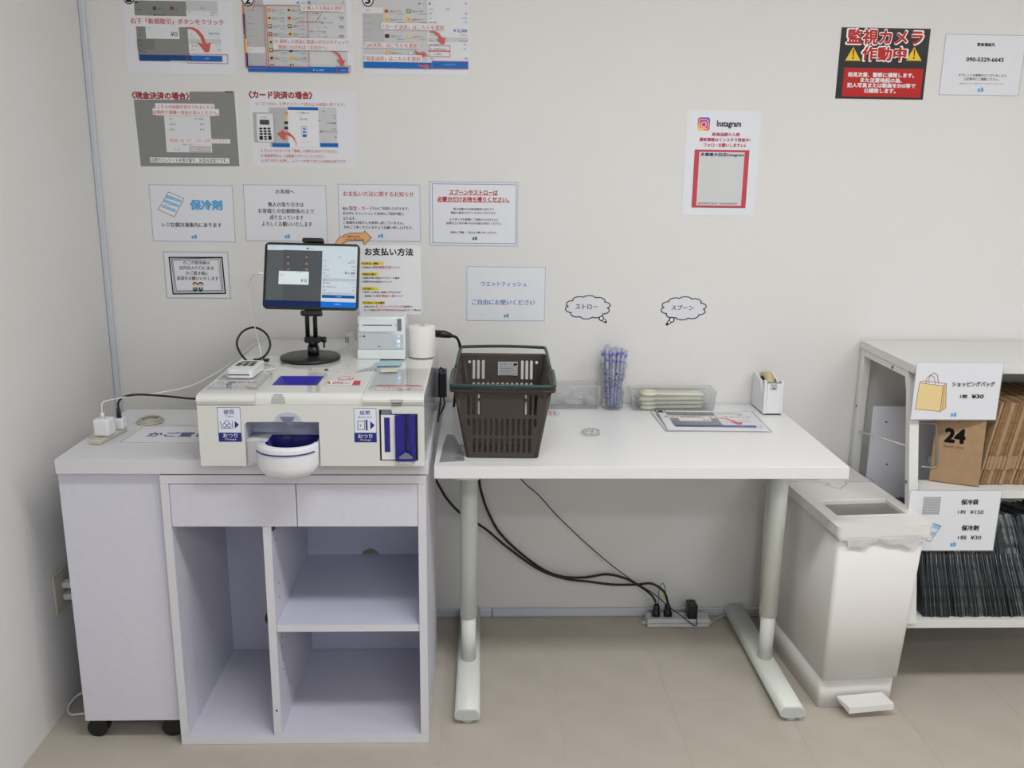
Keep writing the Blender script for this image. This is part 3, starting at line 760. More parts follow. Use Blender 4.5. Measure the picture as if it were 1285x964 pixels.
('L',[(2.3834,0.5154),(2.3582,0.468),(2.3331,0.4776),(2.3586,0.5229)],0.0012,'g0',1),
('P',[(2.3811,0.5144),(2.3613,0.5204),(2.3577,0.5104),(2.3776,0.5043)],'lb3'),
('P',[(2.3716,0.4952),(2.3517,0.5013),(2.3482,0.4912),(2.3666,0.4851)],'lb3')],'billsticker': [('R',0.7771,0.8742,0.8285,0.933,'ws'),
('R',0.776,0.8507,0.828,0.8742,'nb'),
('L',[(0.7768,0.8507),(0.8287,0.8507),(0.8287,0.9341),(0.7768,0.9341)],0.0008,'nb',1),
('T','紙幣',0.7905,0.9176,0.8151,0.9287,'nb',1),
('T','Banknotes',0.7864,0.9105,0.8189,0.9154,'nb',0),
('L',[(0.7852,0.9028),(0.801,0.9017),(0.8005,0.8822),(0.7847,0.8822)],0.0015,'nb',1),
('L',[(0.8011,0.9051),(0.8076,0.9051)],0.0015,'nb',0),
('R',0.8034,0.88,0.8077,0.9056,'nb'),
('T','¥',0.7892,0.8892,0.7939,0.895,'nb',1),
('P',[(0.8146,0.9029),(0.8248,0.8926),(0.8141,0.8823)],'nb'),
('T','おつり',0.7846,0.8606,0.8186,0.8706,'w',1),
('T','Change',0.7895,0.8534,0.8149,0.8588,'w',0)],'coinsticker': [('R',0.4583,0.8735,0.5108,0.9346,'ws'),
('R',0.4566,0.8513,0.5098,0.8735,'nb'),
('L',[(0.4576,0.8513),(0.5106,0.8513),(0.5106,0.9346),(0.4576,0.9346)],0.001,'nb',1),
('T','硬貨',0.4719,0.9182,0.4967,0.9301,'nb',1),
('T','Coins',0.4756,0.9114,0.4937,0.9169,'nb',0),
('L',[(0.4633,0.9006),(0.4647,0.8846),(0.4905,0.8846),(0.4915,0.9007)],0.0014,'nb',0),
('E',0.4728,0.8916,0.0052,0.0055,'nb'),
('E',0.4728,0.8916,0.0038,0.004,'ws'),
('E',0.4824,0.8917,0.0052,0.0055,'nb'),
('E',0.4824,0.8917,0.0039,0.0041,'ws'),
('E',0.4779,0.8976,0.0058,0.006,'nb'),
('E',0.4779,0.8977,0.0043,0.0045,'ws'),
('P',[(0.4968,0.9022),(0.5063,0.8932),(0.4957,0.8836)],'nb'),
('T','おつり',0.4674,0.8614,0.5009,0.8715,'w',1),
('T','Change',0.4711,0.8541,0.4975,0.8596,'w',0)],'decal_mid': [('P',[(0.6971,-0.6072),(0.7761,-0.6056),(0.7794,-0.6614),(0.6946,-0.6588)],'w'),
('L',[(0.6971,-0.6072),(0.7761,-0.6056),(0.7794,-0.6614),(0.6946,-0.6588)],0.001,'r3',1),
('P',[(0.7595,-0.6103),(0.7762,-0.61),(0.7789,-0.6572),(0.761,-0.6575)],'r3'),
('P',[(0.6953,-0.6333),(0.7019,-0.618),(0.7068,-0.648)],'r3'),
('T','紙幣投入口',0.7104,-0.6475,0.7544,-0.6175,'r3',1),
('E',0.7364,-0.584,0.0194,0.0201,'r3'),
('E',0.7364,-0.5841,0.0169,0.0156,'w'),
('T','つり銭',0.7257,-0.5942,0.7476,-0.5741,'r3',1)],'decal_right': [('P',[(0.8207,-0.6402),(0.9295,-0.6424),(0.9308,-0.692),(0.8223,-0.6899)],'w'),
('L',[(0.8207,-0.6402),(0.9295,-0.6424),(0.9308,-0.692),(0.8223,-0.6899)],0.0008,'r3',1),
('R',0.8216,-0.656,0.9287,-0.6392,'r3'),
('T','ご注意 紙幣は一枚ずつ',0.8308,-0.6869,0.9247,-0.6664,'r3',0),
('P',[(0.8925,-0.6764),(0.9074,-0.6761),(0.9011,-0.6905)],'r3')],'decal_left': [('P',[(0.4151,-0.5981),(0.5163,-0.5961),(0.5296,-0.6618),(0.4251,-0.669)],'w'),
('P',[(0.4523,-0.6142),(0.4693,-0.6138),(0.4717,-0.6282),(0.4541,-0.6285)],'nb'),
('P',[(0.4506,-0.6308),(0.4649,-0.6305),(0.4686,-0.65),(0.4534,-0.6503)],'nb2'),
('P',[(0.4997,-0.6132),(0.5198,-0.6128),(0.5212,-0.6272),(0.5012,-0.6276)],'or2'),
('T','硬貨投入口',0.4759,-0.629,0.4955,-0.6136,'g1',0),
('T','使用可能硬貨',0.4994,-0.6503,0.5203,-0.6352,'or2',0),
('T','500 100',0.4765,-0.6508,0.4956,-0.6356,'g1',0),
('T','1円 5円',0.425,-0.6333,0.4419,-0.6179,'g1',0),
('T','10円 50円',0.4296,-0.6473,0.4464,-0.6365,'g1',0),
('E',0.4622,-0.6662,0.003,0.0053,'nb'),
('T','取扱い',0.4668,-0.6712,0.49,-0.6606,'g1',0)],'basket_note': [('L',[(0.1566,-0.416),(0.3744,-0.4137)],0.0013,'k',0),
('L',[(0.1566,-0.416),(0.1494,-0.563)],0.0013,'k',0),
('L',[(0.1494,-0.563),(0.4171,-0.5689)],0.0012,'k',0),
('T','かご置き場',0.1972,-0.5114,0.3977,-0.4719,'nb2',2)],'binlid': [('L',[(2.0146,-0.2198),(2.1382,-0.2292),(2.1376,-0.2487),(2.1208,-0.2487),(2.154,-0.2843),(2.1963,-0.2364),(2.1946,-0.2193),(2.2883,-0.219),(2.2818,-0.1275)],0.0013,'k',0),
('P',[(2.2528,-0.2747),(2.2883,-0.2699),(2.2893,-0.2981),(2.2531,-0.3051)],'lb')],'tablet': [('P',[(-0.118,0.083),(0.118,0.083),(0.1185,0.0608),(-0.1175,0.0684)],'t1'),
('P',[(-0.1175,0.0684),(0.0262,0.0693),(0.0261,-0.0676),(-0.118,-0.0665)],'t2'),
('P',[(-0.118,-0.0665),(0.0261,-0.0676),(0.0263,-0.0835),(-0.118,-0.083)],'t3'),
('P',[(0.0262,0.0693),(0.1183,0.0681),(0.1175,-0.0689),(0.0261,-0.0676)],'t1'),
('P',[(0.0261,-0.0676),(0.1175,-0.0689),(0.1175,-0.083),(0.0263,-0.0835)],'t4'),
('P',[(0.0284,-0.0498),(0.1143,-0.0506),(0.1144,-0.0588),(0.0282,-0.058)],'t5'),
('P',[(0.0281,-0.0038),(0.1182,-0.005),(0.118,-0.0133),(0.0283,-0.0134)],'t6'),
('P',[(0.028,-0.0421),(0.1171,-0.0437),(0.1168,-0.0489),(0.0283,-0.0489)],'t6'),
('P',[(-0.0764,0.0696),(0.0262,0.0693),(0.0261,-0.0676),(-0.0726,-0.0665)],'t2b'),
('P',[(-0.0856,0.0125),(-0.0075,0.0119),(-0.0075,-0.0238),(-0.0856,-0.0234)],'t7'),
('T','お預り',-0.0819,0.0001,-0.0731,0.0033,'k',0),
('T','¥ 0',-0.0279,-0.0175,-0.0128,-0.0076,'nv',1),
('T','STORES レジ',-0.0077,0.0732,0.0051,0.0761,'nv',0),
('E',-0.013,0.0748,0.0028,0.0024,'nv'),
('T','9:41 6月12日',-0.114,0.0785,-0.094,0.0808,'g1',0),
('T','100%',0.0998,0.081,0.114,0.0834,'g1',0),
('R',-0.0679,0.0452,-0.0583,0.0546,'t8'),
('R',-0.0661,0.0476,-0.0601,0.0523,'g1'),
('T','冷凍シュークリーム',-0.0551,0.0488,-0.0313,0.0521,'t9',0),
('T','¥480(税込)',-0.0401,0.0413,-0.0245,0.0441,'t9',0),
('R',-0.0198,0.046,-0.0101,0.0555,'t8'),
('R',-0.0179,0.0484,-0.0119,0.0531,'g1'),
('T','生クリーム大福',-0.0069,0.0496,0.0172,0.053,'t9',0),
('T','¥480(税込)',0.0083,0.0421,0.024,0.0449,'t9',0),
('R',-0.067,0.0276,-0.0575,0.037,'br2'),
('R',-0.0652,0.0299,-0.0593,0.0346,'g1'),
('T','生クリーム大福',-0.0543,0.0311,-0.0305,0.0344,'t9',0),
('T','¥480(税込)',-0.0393,0.0236,-0.0237,0.0265,'t9',0),
('R',-0.019,0.0283,-0.0093,0.0377,'br2'),
('R',-0.0171,0.0307,-0.0112,0.0354,'g1'),
('T','チーズケーキ',-0.0061,0.0319,0.0179,0.0352,'t9',0),
('T','¥480(税込)',0.009,0.0243,0.0248,0.0272,'t9',0),
('R',-0.0663,0.0124,-0.0567,0.0217,'br2'),
('R',-0.0645,0.0147,-0.0586,0.0194,'g1'),
('T','チーズケーキ',-0.0536,0.0159,-0.0298,0.0192,'t9',0),
('T','¥480(税込)',-0.0386,0.0084,-0.023,0.0112,'t9',0),
('R',-0.0183,0.013,-0.0086,0.0224,'br2'),
('R',-0.0165,0.0153,-0.0105,0.0201,'g1'),
('T','冷凍フルーツ',-0.0054,0.0165,0.0186,0.0198,'t9',0),
('T','¥480(税込)',0.0097,0.009,0.0254,0.0118,'t9',0),
('T','お会計',-0.1118,0.0495,-0.098,0.0523,'t9',0),
('T','ギフト商品',-0.1121,0.0373,-0.0953,0.0401,'t9',0),
('T','ケーキ各種',-0.1123,0.024,-0.0922,0.0268,'t9',0),
('T','アイス',-0.1125,0.0107,-0.0951,0.0135,'t9',0),
('T','クッキー',-0.1127,-0.0029,-0.0967,-0.0001,'t9',0),
('T','その他',-0.1129,-0.0157,-0.1005,-0.0129,'t9',0),
('T','セット商品',-0.113,-0.0308,-0.1006,-0.028,'t9',0),
('T','ドリンク',-0.1125,-0.0573,-0.0939,-0.0545,'t9',0),
('R',-0.1185,0.0321,-0.1167,0.0414,'nv'),
('R',-0.1182,0.0006,-0.1164,0.0099,'br'),
('R',-0.1188,-0.0133,-0.117,-0.0041,'nv'),
('R',-0.119,-0.0342,-0.1173,-0.025,'br'),
('R',-0.1193,-0.055,-0.1175,-0.0458,'nv'),
('T','お支払',0.0671,0.0516,0.076,0.055,'nv',0),
('T','合計',0.0296,0.0418,0.0361,0.0451,'k',0),
('T','小計',0.0303,0.0258,0.0359,0.0289,'k',0),
('T','割引・値引',0.0302,0.0171,0.0455,0.0202,'k',0),
('T','合計',0.0301,0.007,0.0352,0.0103,'k',0),
('T','¥ 1,100',0.0866,0.0061,0.1134,0.0137,'nv',1),
('T','(内消費税)',0.0302,-0.0,0.0458,0.0023,'g0',0),
('T','お支払い',0.0295,-0.0114,0.0383,-0.0086,'k',0),
('E',0.0321,-0.0176,0.0016,0.0016,'g0'),
('T','現金支払い',0.0382,-0.0196,0.0507,-0.0161,'k',0),
('E',0.0321,-0.0282,0.0016,0.0016,'g0'),
('T','STORES (Coiney)',0.0381,-0.03,0.0662,-0.0265,'k',0),
('T','お釣り',0.0292,-0.0392,0.0385,-0.0359,'k',0),
('T','¥ 1,100',0.1021,-0.0197,0.1134,-0.0168,'g0',0),
('T','¥ 0',0.1076,-0.0296,0.1133,-0.0267,'g0',0),
('T','¥ 0',0.1063,-0.0393,0.1136,-0.0355,'k',0),
('T','点数 3',0.1009,0.0416,0.1137,0.0444,'g0',0),
('T','内税 10%',0.0931,0.0365,0.1138,0.0393,'g0',0),
('T','¥1,100',0.1029,0.0258,0.1137,0.0292,'g0',0),
('T','¥0',0.1079,0.0173,0.1136,0.0201,'g0',0),
('T','(¥100)',0.105,-0.0002,0.1142,0.0027,'g0',0),
('T','✓ お会計',0.0603,-0.0564,0.08,-0.0522,'lb2',0),
('T','新規取引',0.0622,-0.0768,0.0785,-0.0731,'lb2',0)],'tag': [('R',1.1213,0.8706,1.1799,0.9273,'w3'),
('T','お買い物かご 20L',1.1258,0.9177,1.1632,0.9225,'k',1),
('R',1.167,0.916,1.1782,0.9227,'k'),
('R',1.1249,0.9118,1.175,0.913,'g0'),
('R',1.125,0.9065,1.1651,0.9077,'g0'),
('R',1.125,0.9012,1.1727,0.9024,'g0'),
('R',1.1251,0.8959,1.1602,0.8971,'g0'),
('R',1.1251,0.8907,1.1753,0.8919,'g0'),
('R',1.1252,0.8853,1.1653,0.8865,'g0'),
('T','日本製',1.1252,0.8773,1.1449,0.8812,'k',1),
('R',1.1515,0.8716,1.1525,0.8832,'k'),
('R',1.1541,0.8716,1.1555,0.8832,'k'),
('R',1.1566,0.8716,1.1585,0.8832,'k'),
('R',1.1591,0.8717,1.1601,0.8832,'k'),
('R',1.1617,0.8717,1.1631,0.8832,'k'),
('R',1.1642,0.8717,1.1661,0.8833,'k'),
('R',1.1667,0.8717,1.1677,0.8833,'k'),
('R',1.1693,0.8717,1.1707,0.8833,'k'),
('R',1.1718,0.8717,1.1737,0.8833,'k'),
('R',1.1744,0.8717,1.1753,0.8833,'k')]}
def draw(mb, items, fn, step=.00004):
    k = 0
    for it in items:
        k += 1; h = .0002 + k * step; f = lambda a, b, e=0, h=h: fn(a, b, h + e); t = it[0]
        if t == 'T': mb.text(it[1], it[2], it[3], it[4], it[5], f, ink(it[6]), it[7], True)
        elif t == 'R': mb.faces([f(it[1], it[2]), f(it[3], it[2]), f(it[3], it[4]), f(it[1], it[4])], [(0, 1, 2, 3)], ink(it[5]))
        elif t == 'P':
            from mathutils.geometry import tessellate_polygon
            mb.faces([f(*p) for p in it[1]], tessellate_polygon([[Vector((*p, 0)) for p in it[1]]]), ink(it[2]))
        elif t == 'E': mb.faces([f(it[1] + it[3] * math.cos(a * PI / 10), it[2] + it[4] * math.sin(a * PI / 10)) for a in range(20)], [tuple(range(20))], ink(it[5]))
        elif t == 'L':
            P = [Vector(p) for p in it[1]]; n = len(P)
            for i in range(n if it[4] else n - 1):
                a, b = P[i], P[(i + 1) % n]; d = (b - a)
                if d.length < 1e-6: continue
                d.normalize(); q = Vector((-d.y, d.x)) * it[2] / 2; a = a - d * it[2] / 2; b = b + d * it[2] / 2
                mb.faces([f(*(a - q)), f(*(b - q)), f(*(b + q)), f(*(a + q))], [(0, 1, 2, 3)], ink(it[3]))
        elif t == 'G':   # the round-cornered badge, warm at the lower left to violet at the upper right
            x0, y0, x1, y1 = it[1:]; cs = [(250, 200, 90), (240, 130, 70), (226, 70, 90), (200, 50, 130), (130, 60, 170), (90, 80, 190)]
            ms = [mat('ink_badge_%d' % i, c, .4) for i, c in enumerate(cs)]; N = 12
            for i in range(N):
                for j in range(N):
                    if (i in (0, N - 1)) and (j in (0, N - 1)): continue
                    xa, xb = x0 + (x1 - x0) * i / N, x0 + (x1 - x0) * (i + 1) / N; ya, yb = y0 + (y1 - y0) * j / N, y0 + (y1 - y0) * (j + 1) / N
                    mb.faces([f(xa, ya), f(xb, ya), f(xb, yb), f(xa, yb)], [(0, 1, 2, 3)], ms[min(5, int((i * .6 + j * 1.2) / (1.8 * N) * 6))])
    return mb
# ================================================================== SETTING
struct('wall_back', b1(XL - .1, XR + .1, 0, .1, 0, ZC, wallm))
struct('wall_left', b1(XL - .1, XL, YF - .1, 0, 0, ZC, wallm))
struct('wall_right', b1(XR, XR + .1, YF - .1, 0, 0, ZC, wallm))
struct('ceiling', b1(XL - .1, XR + .1, YF - .1, .1, ZC, ZC + .1, ceilm))
wf = MB().plate([(XL, 0), (XR, 0), (XR, ZC), (XL, ZC)], [[(.9, .45), (3.9, .45), (3.9, 2.4), (.9, 2.4)]], lambda a, b, t: (a, YF - t, b), .1, wallm)
struct('wall_front', wf)
wn = MB()
for x in (.9, 2.38, 3.86): wn.box(x, x + .04, YF - .08, YF - .02, .45, 2.4, ductm)
for z in (.45, 2.36): wn.box(.94, 3.86, YF - .075, YF - .025, z, z + .04, ductm)
wo = struct('window_1', wn)
fin('glass_pane', b1(.94, 2.38, YF - .052, YF - .048, .49, 2.36, clear('window_glass', white=0)), wo)
fin('glass_pane', b1(2.42, 3.86, YF - .052, YF - .048, .49, 2.36, clear('window_glass')), wo)
fl = struct('floor', b1(XL, XR, YF, 0, -.1, -.0006, grout))
TS = .3255; X0 = 1.6245 - 6 * TS; Y0 = -.1885; tm = {}
ix = 0
for i in range(-1, 10):
    for j in range(-16, 2):
        xa, xb = max(X0 + i * TS, XL), min(X0 + (i + 1) * TS, XR); ya, yb = max(Y0 + j * TS, YF), min(Y0 + (j + 1) * TS, 0)
        if xb - xa < .01 or yb - ya < .01: continue
        full = abs(xb - xa - TS) < 1e-6 and abs(yb - ya - TS) < 1e-6
        g = .00025
        if full and 'm' in tm: me = tm['m']
        else:
            q = b1(0, xb - xa - (2 * g if full else 0), 0, yb - ya - (2 * g if full else 0), -.0005, 0, tilem); me = bpy.data.meshes.new('tile'); q.bm.to_mesh(me); q.bm.free(); me.materials.append(tilem)
            if full: tm['m'] = me
        o = bpy.data.objects.new('floor_tile', me); C.objects.link(o); o.parent = fl; o.location = (xa + (g if full else 0), ya + (g if full else 0), R.uniform(-.0001, .0001))
bb = MB().box(XL + .001, 1.1155, -.012, -.0005, 0, .030, ductm, .003).box(1.1175, XR - .001, -.012, -.0005, 0, .030, ductm, .003)
struct('baseboard_back', bb)
struct('trim_1', b1(XL + .0005, XL + .017, -.014, -.0005, .0305, ZC, ductm, bev=.003))
# ceiling lamps
for k, (x, y) in enumerate(((1.5, -1.75), (3.4, -1.75), (2.2, -3.9))):
    t = thing('ceiling_light', ['rectangular ceiling lamp above the desk', 'rectangular ceiling lamp above the shelf unit', 'rectangular ceiling lamp nearest the window'][k], 'lamp', (x, y, ZC))
    fin('lamp_housing', b1(x - .63, x + .63, y - .18, y + .18, ZC - .03, ZC - .001, whitep, bev=.004), t)
    fin('diffuser', b1(x - .6, x + .6, y - .15, y + .15, ZC - .0335, ZC - .0302, emitm), t)
# ================================================================== WALL NOTICES
def notice(name, label, key, x0, x1, z0, z1, m=paper, film=0, y=0, cat='notice', rx=0, th=.0008, extra=None):
    t = thing(name, label, cat, ((x0 + x1) / 2, y, (z0 + z1) / 2))
    if film: fin('film_border', b1(x0, x1, y - .0005, y - .0001, z0, z1, clearl), t)
    fin('sheet', b1(x0 + film, x1 - film, y - th, y - .0002, z0 + film, z1 - film, m), t)
    q = MB()
    if extra: extra(q, y - th)
    draw(q, ART[key], lambda a, b, h: (a, y - th - h, b))
    fin('printed_text', q, t); return t
notice('instruction_sheet', 'topmost left laminated sheet with a grey register screen and a yen zero box', 's1', .042, .356, 1.743, 1.955)
notice('instruction_sheet', 'laminated sheet with a circled 2 and a list of sweets boxed in red', 's2', .379, .696, 1.748, 1.959)
notice('instruction_sheet', 'laminated sheet with a circled 3 and three red arrows to payment buttons', 's3', .7256, 1.036, 1.752, 1.963)
notice('instruction_sheet', 'laminated grey sheet on paying by cash, below the sheet showing yen zero', 'cash', .049, .355, 1.4785, 1.694)
notice('instruction_sheet', 'laminated sheet on paying by card with a picture of a keypad terminal', 'card', .388, .701, 1.482, 1.704)
notice('wall_notice', 'small notice with a blue ice pack drawing', 'cool', .0757, .3233, 1.2564, 1.4264)
notice('wall_notice', 'small notice of five centred black lines, partly behind the tablet top', 'dear', .3573, .6044, 1.2612, 1.4292)
notice('wall_notice', 'small notice with a red heading and left aligned black lines, above the orange arrow', 'pay', .6404, .8875, 1.2633, 1.4333)
notice('wall_notice', 'notice with two underlined red lines inside a blue frame', 'spoons', .9152, 1.1876, 1.2502, 1.446, film=.004)
notice('wall_notice', 'notice with two lines of large blue text, behind the brown basket', 'wet', 1.0285, 1.2752, 1.0185, 1.1891)
notice('wall_notice', 'small notice with a hand drawn black double frame and two little figures', 'kago', .1012, .300, 1.0813, 1.2268, film=.004)
notice('warning_sign', 'black and red surveillance camera warning sign with yellow triangles', 'cam', 2.137, 2.405, 1.703, 1.9045, m=mat('black_print', (26, 25, 28), .3, coat=.4, bump=(14, .0012)))
notice('wall_notice', 'pale notice with a phone number at the far right of the wall', 'phone', 2.4525, 2.696, 1.719, 1.891)
notice('wall_poster', 'tall white poster with a pink and red framed panel and a rainbow camera badge', 'insta', 1.692, 1.918, 1.353, 1.664, cat='poster')
t = thing('arrow_sign', 'orange curved paper arrow behind the top right of the tablet', 'sign', (.66, 0, 1.25))
ar = [(0.6267, 1.2545), (0.6377, 1.2716), (0.6575, 1.2826), (0.6746, 1.2876), (0.7159, 1.2881), (0.7173, 1.2948), (0.7375, 1.275), (0.715, 1.2515), (0.7129, 1.2662), (0.6691, 1.2646), (0.6543, 1.2596), (0.6467, 1.251)]
fin('sheet', MB().plate(ar, [], lambda a, b, q: (a, -.0019 + q, b), .0007, orange), t)
q = MB(); draw(q, [('L', ar, .0016, 'g0', 1)] + ART['arrow'], lambda a, b, h: (a, -.0019 - h, b)); fin('printed_text', q, t)
def cloud(name, label, key, cx, cz, rx, rz, bub):
    t = thing(name, label, 'sign', (cx, 0, cz)); P = []
    N = 100
    for i in range(N):
        a = 2 * PI * i / N; s = abs(math.sin(a * 5 + .35)) ** .6 * .16 + .88; P.append((cx + rx * s * math.cos(a) * .97, cz + rz * s * math.sin(a) * .97))
    q = MB().plate([(cx + (x - cx) * 1.04, cz + (z - cz) * 1.06) for x, z in P], [], lambda a, b, h: (a, -.001 + h, b), .0007, paper2)
    fin('sheet', q, t); q = MB()
    its = [('L', P, .0028, 'k', 1)] + [('E', x, z, r, r, 'k') for x, z, r in bub] + [('E', x, z, r * .62, r * .62, 'w') for x, z, r in bub[:2]] + ART[key]
    draw(q, its, lambda a, b, h: (a, -.001 - h, b)); fin('printed_text', q, t)
cloud('cloud_sign', 'cloud shaped white label reading straw, above the bear bottle', 'straw', 1.411, 1.064, .071, .037, [(1.455, 1.029, .0085), (1.464, 1.0225, .006), (1.469, 1.018, .004)])
cloud('cloud_sign', 'cloud shaped white label reading spoon, above the spoon tray', 'spoon', 1.715, 1.063, .072, .0365, [(1.679, 1.026, .0095), (1.671, 1.0175, .0065), (1.665, 1.012, .0045)])
# ================================================================== LEFT CABINETS
t = thing('mobile_cabinet', 'plain white side cabinet on black castors beside the left wall', 'cabinet', (.165, -.46, 0))
fin('body', b1(.0405, .2895, -.68, -.245, .062, .7533, lav, bev=.001), t)
for x, y in ((.066, -.645), (.262, -.645), (.068, -.29), (.262, -.29)):
    q = MB().cyl((x - .006, y - .013, .026), .0265, .026, blackm, 24, 'y'); cs = fin('castor', q, t)
    fin('castor_bracket', MB().box(x - .017, x + .017, y - .018, y + .02, .040, .0615, blackm, .006), cs)
tag(fin('worktop', b1(.0455, .9475, -.70, -.238, .7537, .7904, boardm, bev=.0012)), 'long pale grey worktop board lying across the two cabinets', 'worktop')
t = thing('open_cabinet', 'lavender white open cabinet with two top drawers and three compartments', 'cabinet', (.617, -.47, 0))
BX0, BX1, BY0, BY1 = .2925, .9415, -.697, -.245
fin('side_panel', b1(BX0, BX0 + .0205, BY0, BY1, .0262, .728, lav), t)
fin('side_panel', b1(BX1 - .0205, BX1, BY0, BY1, .0262, .728, lav), t)
fin('top_panel', b1(BX0, BX1, BY0, BY1, .7282, .7505, lav), t)
fin('bottom_panel', b1(BX0, BX1, BY0, BY1, 0.0005, .026, lav), t)
fin('divider', b1(.5352, .5557, BY0, -.2612, .0262, .615, lav), t)
sh = fin('shelf', b1(.5562, BX1 - .021, BY0 + .003, -.2612, .3255, .3445, lavin), t)
circ = lambda x, z, r, n=24: [(x + r * math.cos(2 * PI * k / n), z + r * math.sin(2 * PI * k / n)) for k in range(n)]
fin('back_panel', MB().plate([(BX0 + .021, .0265), (BX1 - .021, .0265), (BX1 - .021, .728), (BX0 + .021, .728)], [circ(.442, .13, .028), circ(.7434, .3352, .028)], lambda a, b, h: (a, -.261 + h, b), .008, lavin), t)
for x0, x1 in ((BX0 + .0215, .6205), (.6225, BX1 - .0215)):
    d = fin('drawer', MB().box(x0, x1, BY0, BY0 + .016, .6157, .7262, lav, .0008).box(x0 + .01, x1 - .01, BY0 + .016, BY0 + .35, .62, .70, lavin), t)
q = MB()
for z in (.19, .22, .255, .285, .40, .44, .56, .59):
    for y in (BY0 + .05, BY0 + .34): q.cyl((.5555, y, z), .0028, .0006, blackm, 8, 'x')
q.cyl((.5455, BY0 - .0006, .1), .003, .0008, gtab, 8, 'y'); q.box(.556, .5585, BY0 + .012, BY0 + .03, .598, .612, blackm)
pp = fin('shelf_pin_holes', q, t); pp['kind'] = 'stuff'
eb = mat('white_edge_band', (215, 215, 221), .4)
q = MB()
for x0, x1, z0, z1 in ((BX0, BX0 + .0205, .0262, .728), (BX1 - .0205, BX1, .0262, .728), (BX0, BX1, .7284, .7503), (BX0, BX1, .0007, .0258), (.5352, .5557, .0262, .615)): q.box(x0 + .0003, x1 - .0003, BY0 - .0006, BY0 - .0001, z0 + .0003, z1 - .0003, eb)
q.box(.5565, BX1 - .0213, BY0 + .0024, BY0 + .0029, .3258, .3442, eb)
g_ = fin('edge_banding', q, t); g_['kind'] = 'stuff'
# items on the worktop
ZW = .7906
t = thing('placement_note', 'white sheet with big grey blue lettering flat on the worktop', 'notice', (.28, -.49, ZW))
fin('sheet', MB().prism([(.148, -.5755), (.405, -.5785), (.405, -.408), (.148, -.412)], lambda a, b, h: (a, b, ZW + h), .0006, paper2), t)
q = MB(); draw(q, ART['basket_note'], lambda a, b, h: (a, b, ZW + .0006 + h)); fin('printed_text', q, t)
t = thing('extension_socket', 'low white two way socket bar near the left end of the worktop', 'socket', (.103, -.52, ZW))
fin('body', b1(-.016, .016, -.062, .07, 0, .012, outm, bev=.003), t, True); t.rotation_euler = (0, 0, -.16)
t = thing('charger', 'white cube charger with a white cable on the socket bar', 'charger', (.103, -.535, ZW + .0122))
fin('body', b1(-.021, .021, -.021, .021, .001, .046, whitep, bev=.006), t, True); fin('cable_plug', MB().cyl((-.003, 0, .0462), .005, .014, whitep, 12), t, True); t.rotation_euler = (0, 0, -.1)
t = thing('plug', 'white plug with a black cable boot behind the cube charger', 'plug', (.122, -.475, ZW + .0122))
fin('body', b1(-.01, .01, -.016, .016, .0005, .030, whitep, bev=.004), t, True); fin('cable_boot', MB().cyl((-.004, 0, .03), .0065, .026, blackm, 12, r2=.004), t, True)
def cable(name, label, pts, r, m, n=8, seg=8):
    return tag(fin(name, MB().tube(spl(pts, seg), r, m, n)), label, 'cable')
cable('black_cable', 'black cable arching from the plug behind the charger to the change machine', [(.118, -.475, ZW + .068), (.120, -.474, .876), (.135, -.47, .889), (.17, -.46, .892), (.24, -.46, .888), (.31, -.47, .884), (.36, -.48, .888), (.409, -.49, .893)], .0028, rubber)
cable('white_cable', 'thin white cable from the cube charger up to the back of the change machine', [(.1, -.535, ZW + .072), (.1, -.53, .884), (.107, -.52, .890), (.14, -.47, .888), (.2, -.40, .882), (.27, -.34, .888), (.33, -.27, .915), (.372, -.2, .945), (.4, -.15, .968), (.425, -.14, .970)], .0016, whitep)
q = MB()
for k in range(3): q.tube([(.16 + (.034 - k * .004) * math.cos(a * PI / 12), -.37 + (.036 - k * .003) * math.sin(a * PI / 12), ZW + .003 + k * .004 + .001 * math.sin(a)) for a in range(25)], .0026, outm, 6, False)
tag(fin('coiled_cord', q), 'flat coil of white cord behind the charger', 'cord')
# outlet on the left wall
t = thing('wall_outlet', 'ivory socket plate low on the left wall beside the cabinet', 'outlet', (XL, -.49, .345))
op = fin('cover_plate', b1(XL + .0005, XL + .008, -.535, -.445, .287, .404, outm, bev=.003), t)
for z in (.325, .36): fin('plug', b1(XL + .0085, XL + .036, -.498, -.470, z - .009, z + .009, whitep, bev=.003), t)
cable('white_cable', 'white cable loop on the floor behind the mobile cabinet', [(0.03, -0.47, 0.02), (-0.03, -0.48, 0.024), (-0.06, -0.49, 0.02), (-0.073, -0.512, 0.012), (-0.072, -0.54, 0.008), (-0.052, -0.566, 0.006), (-0.02, -0.562, 0.006), (0.03, -0.55, 0.006)], .0035, whitep)
# ================================================================== CHANGE MACHINE
MX0, MX1, MZ0 = .4105, .942, .7908
t = thing('change_machine', 'large white change machine with blue coin bowl and blue note slot', 'cash machine', (.676, -.4, MZ0))
Yf, Yr = -.745, -.06; wl, wr = .5475, .7975
q = MB()
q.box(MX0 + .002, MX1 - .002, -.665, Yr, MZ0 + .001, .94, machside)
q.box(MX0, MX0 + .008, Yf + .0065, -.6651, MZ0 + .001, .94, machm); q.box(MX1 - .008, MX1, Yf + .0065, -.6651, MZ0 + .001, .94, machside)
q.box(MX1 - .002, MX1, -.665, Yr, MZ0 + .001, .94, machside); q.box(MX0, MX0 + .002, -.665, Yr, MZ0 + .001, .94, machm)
fin('body', q, t)
arch = [(.518, MZ0 - .001), (.518, .889), (.5205, .896), (.527, .900), (.583, .9005)] + [(.6205 - .031 * math.cos(a * PI / 10), .9025 + .0205 * math.sin(a * PI / 10)) for a in range(11)] + [(.658, .9005), (.6935, .9005), (.6935, MZ0 - .001)]
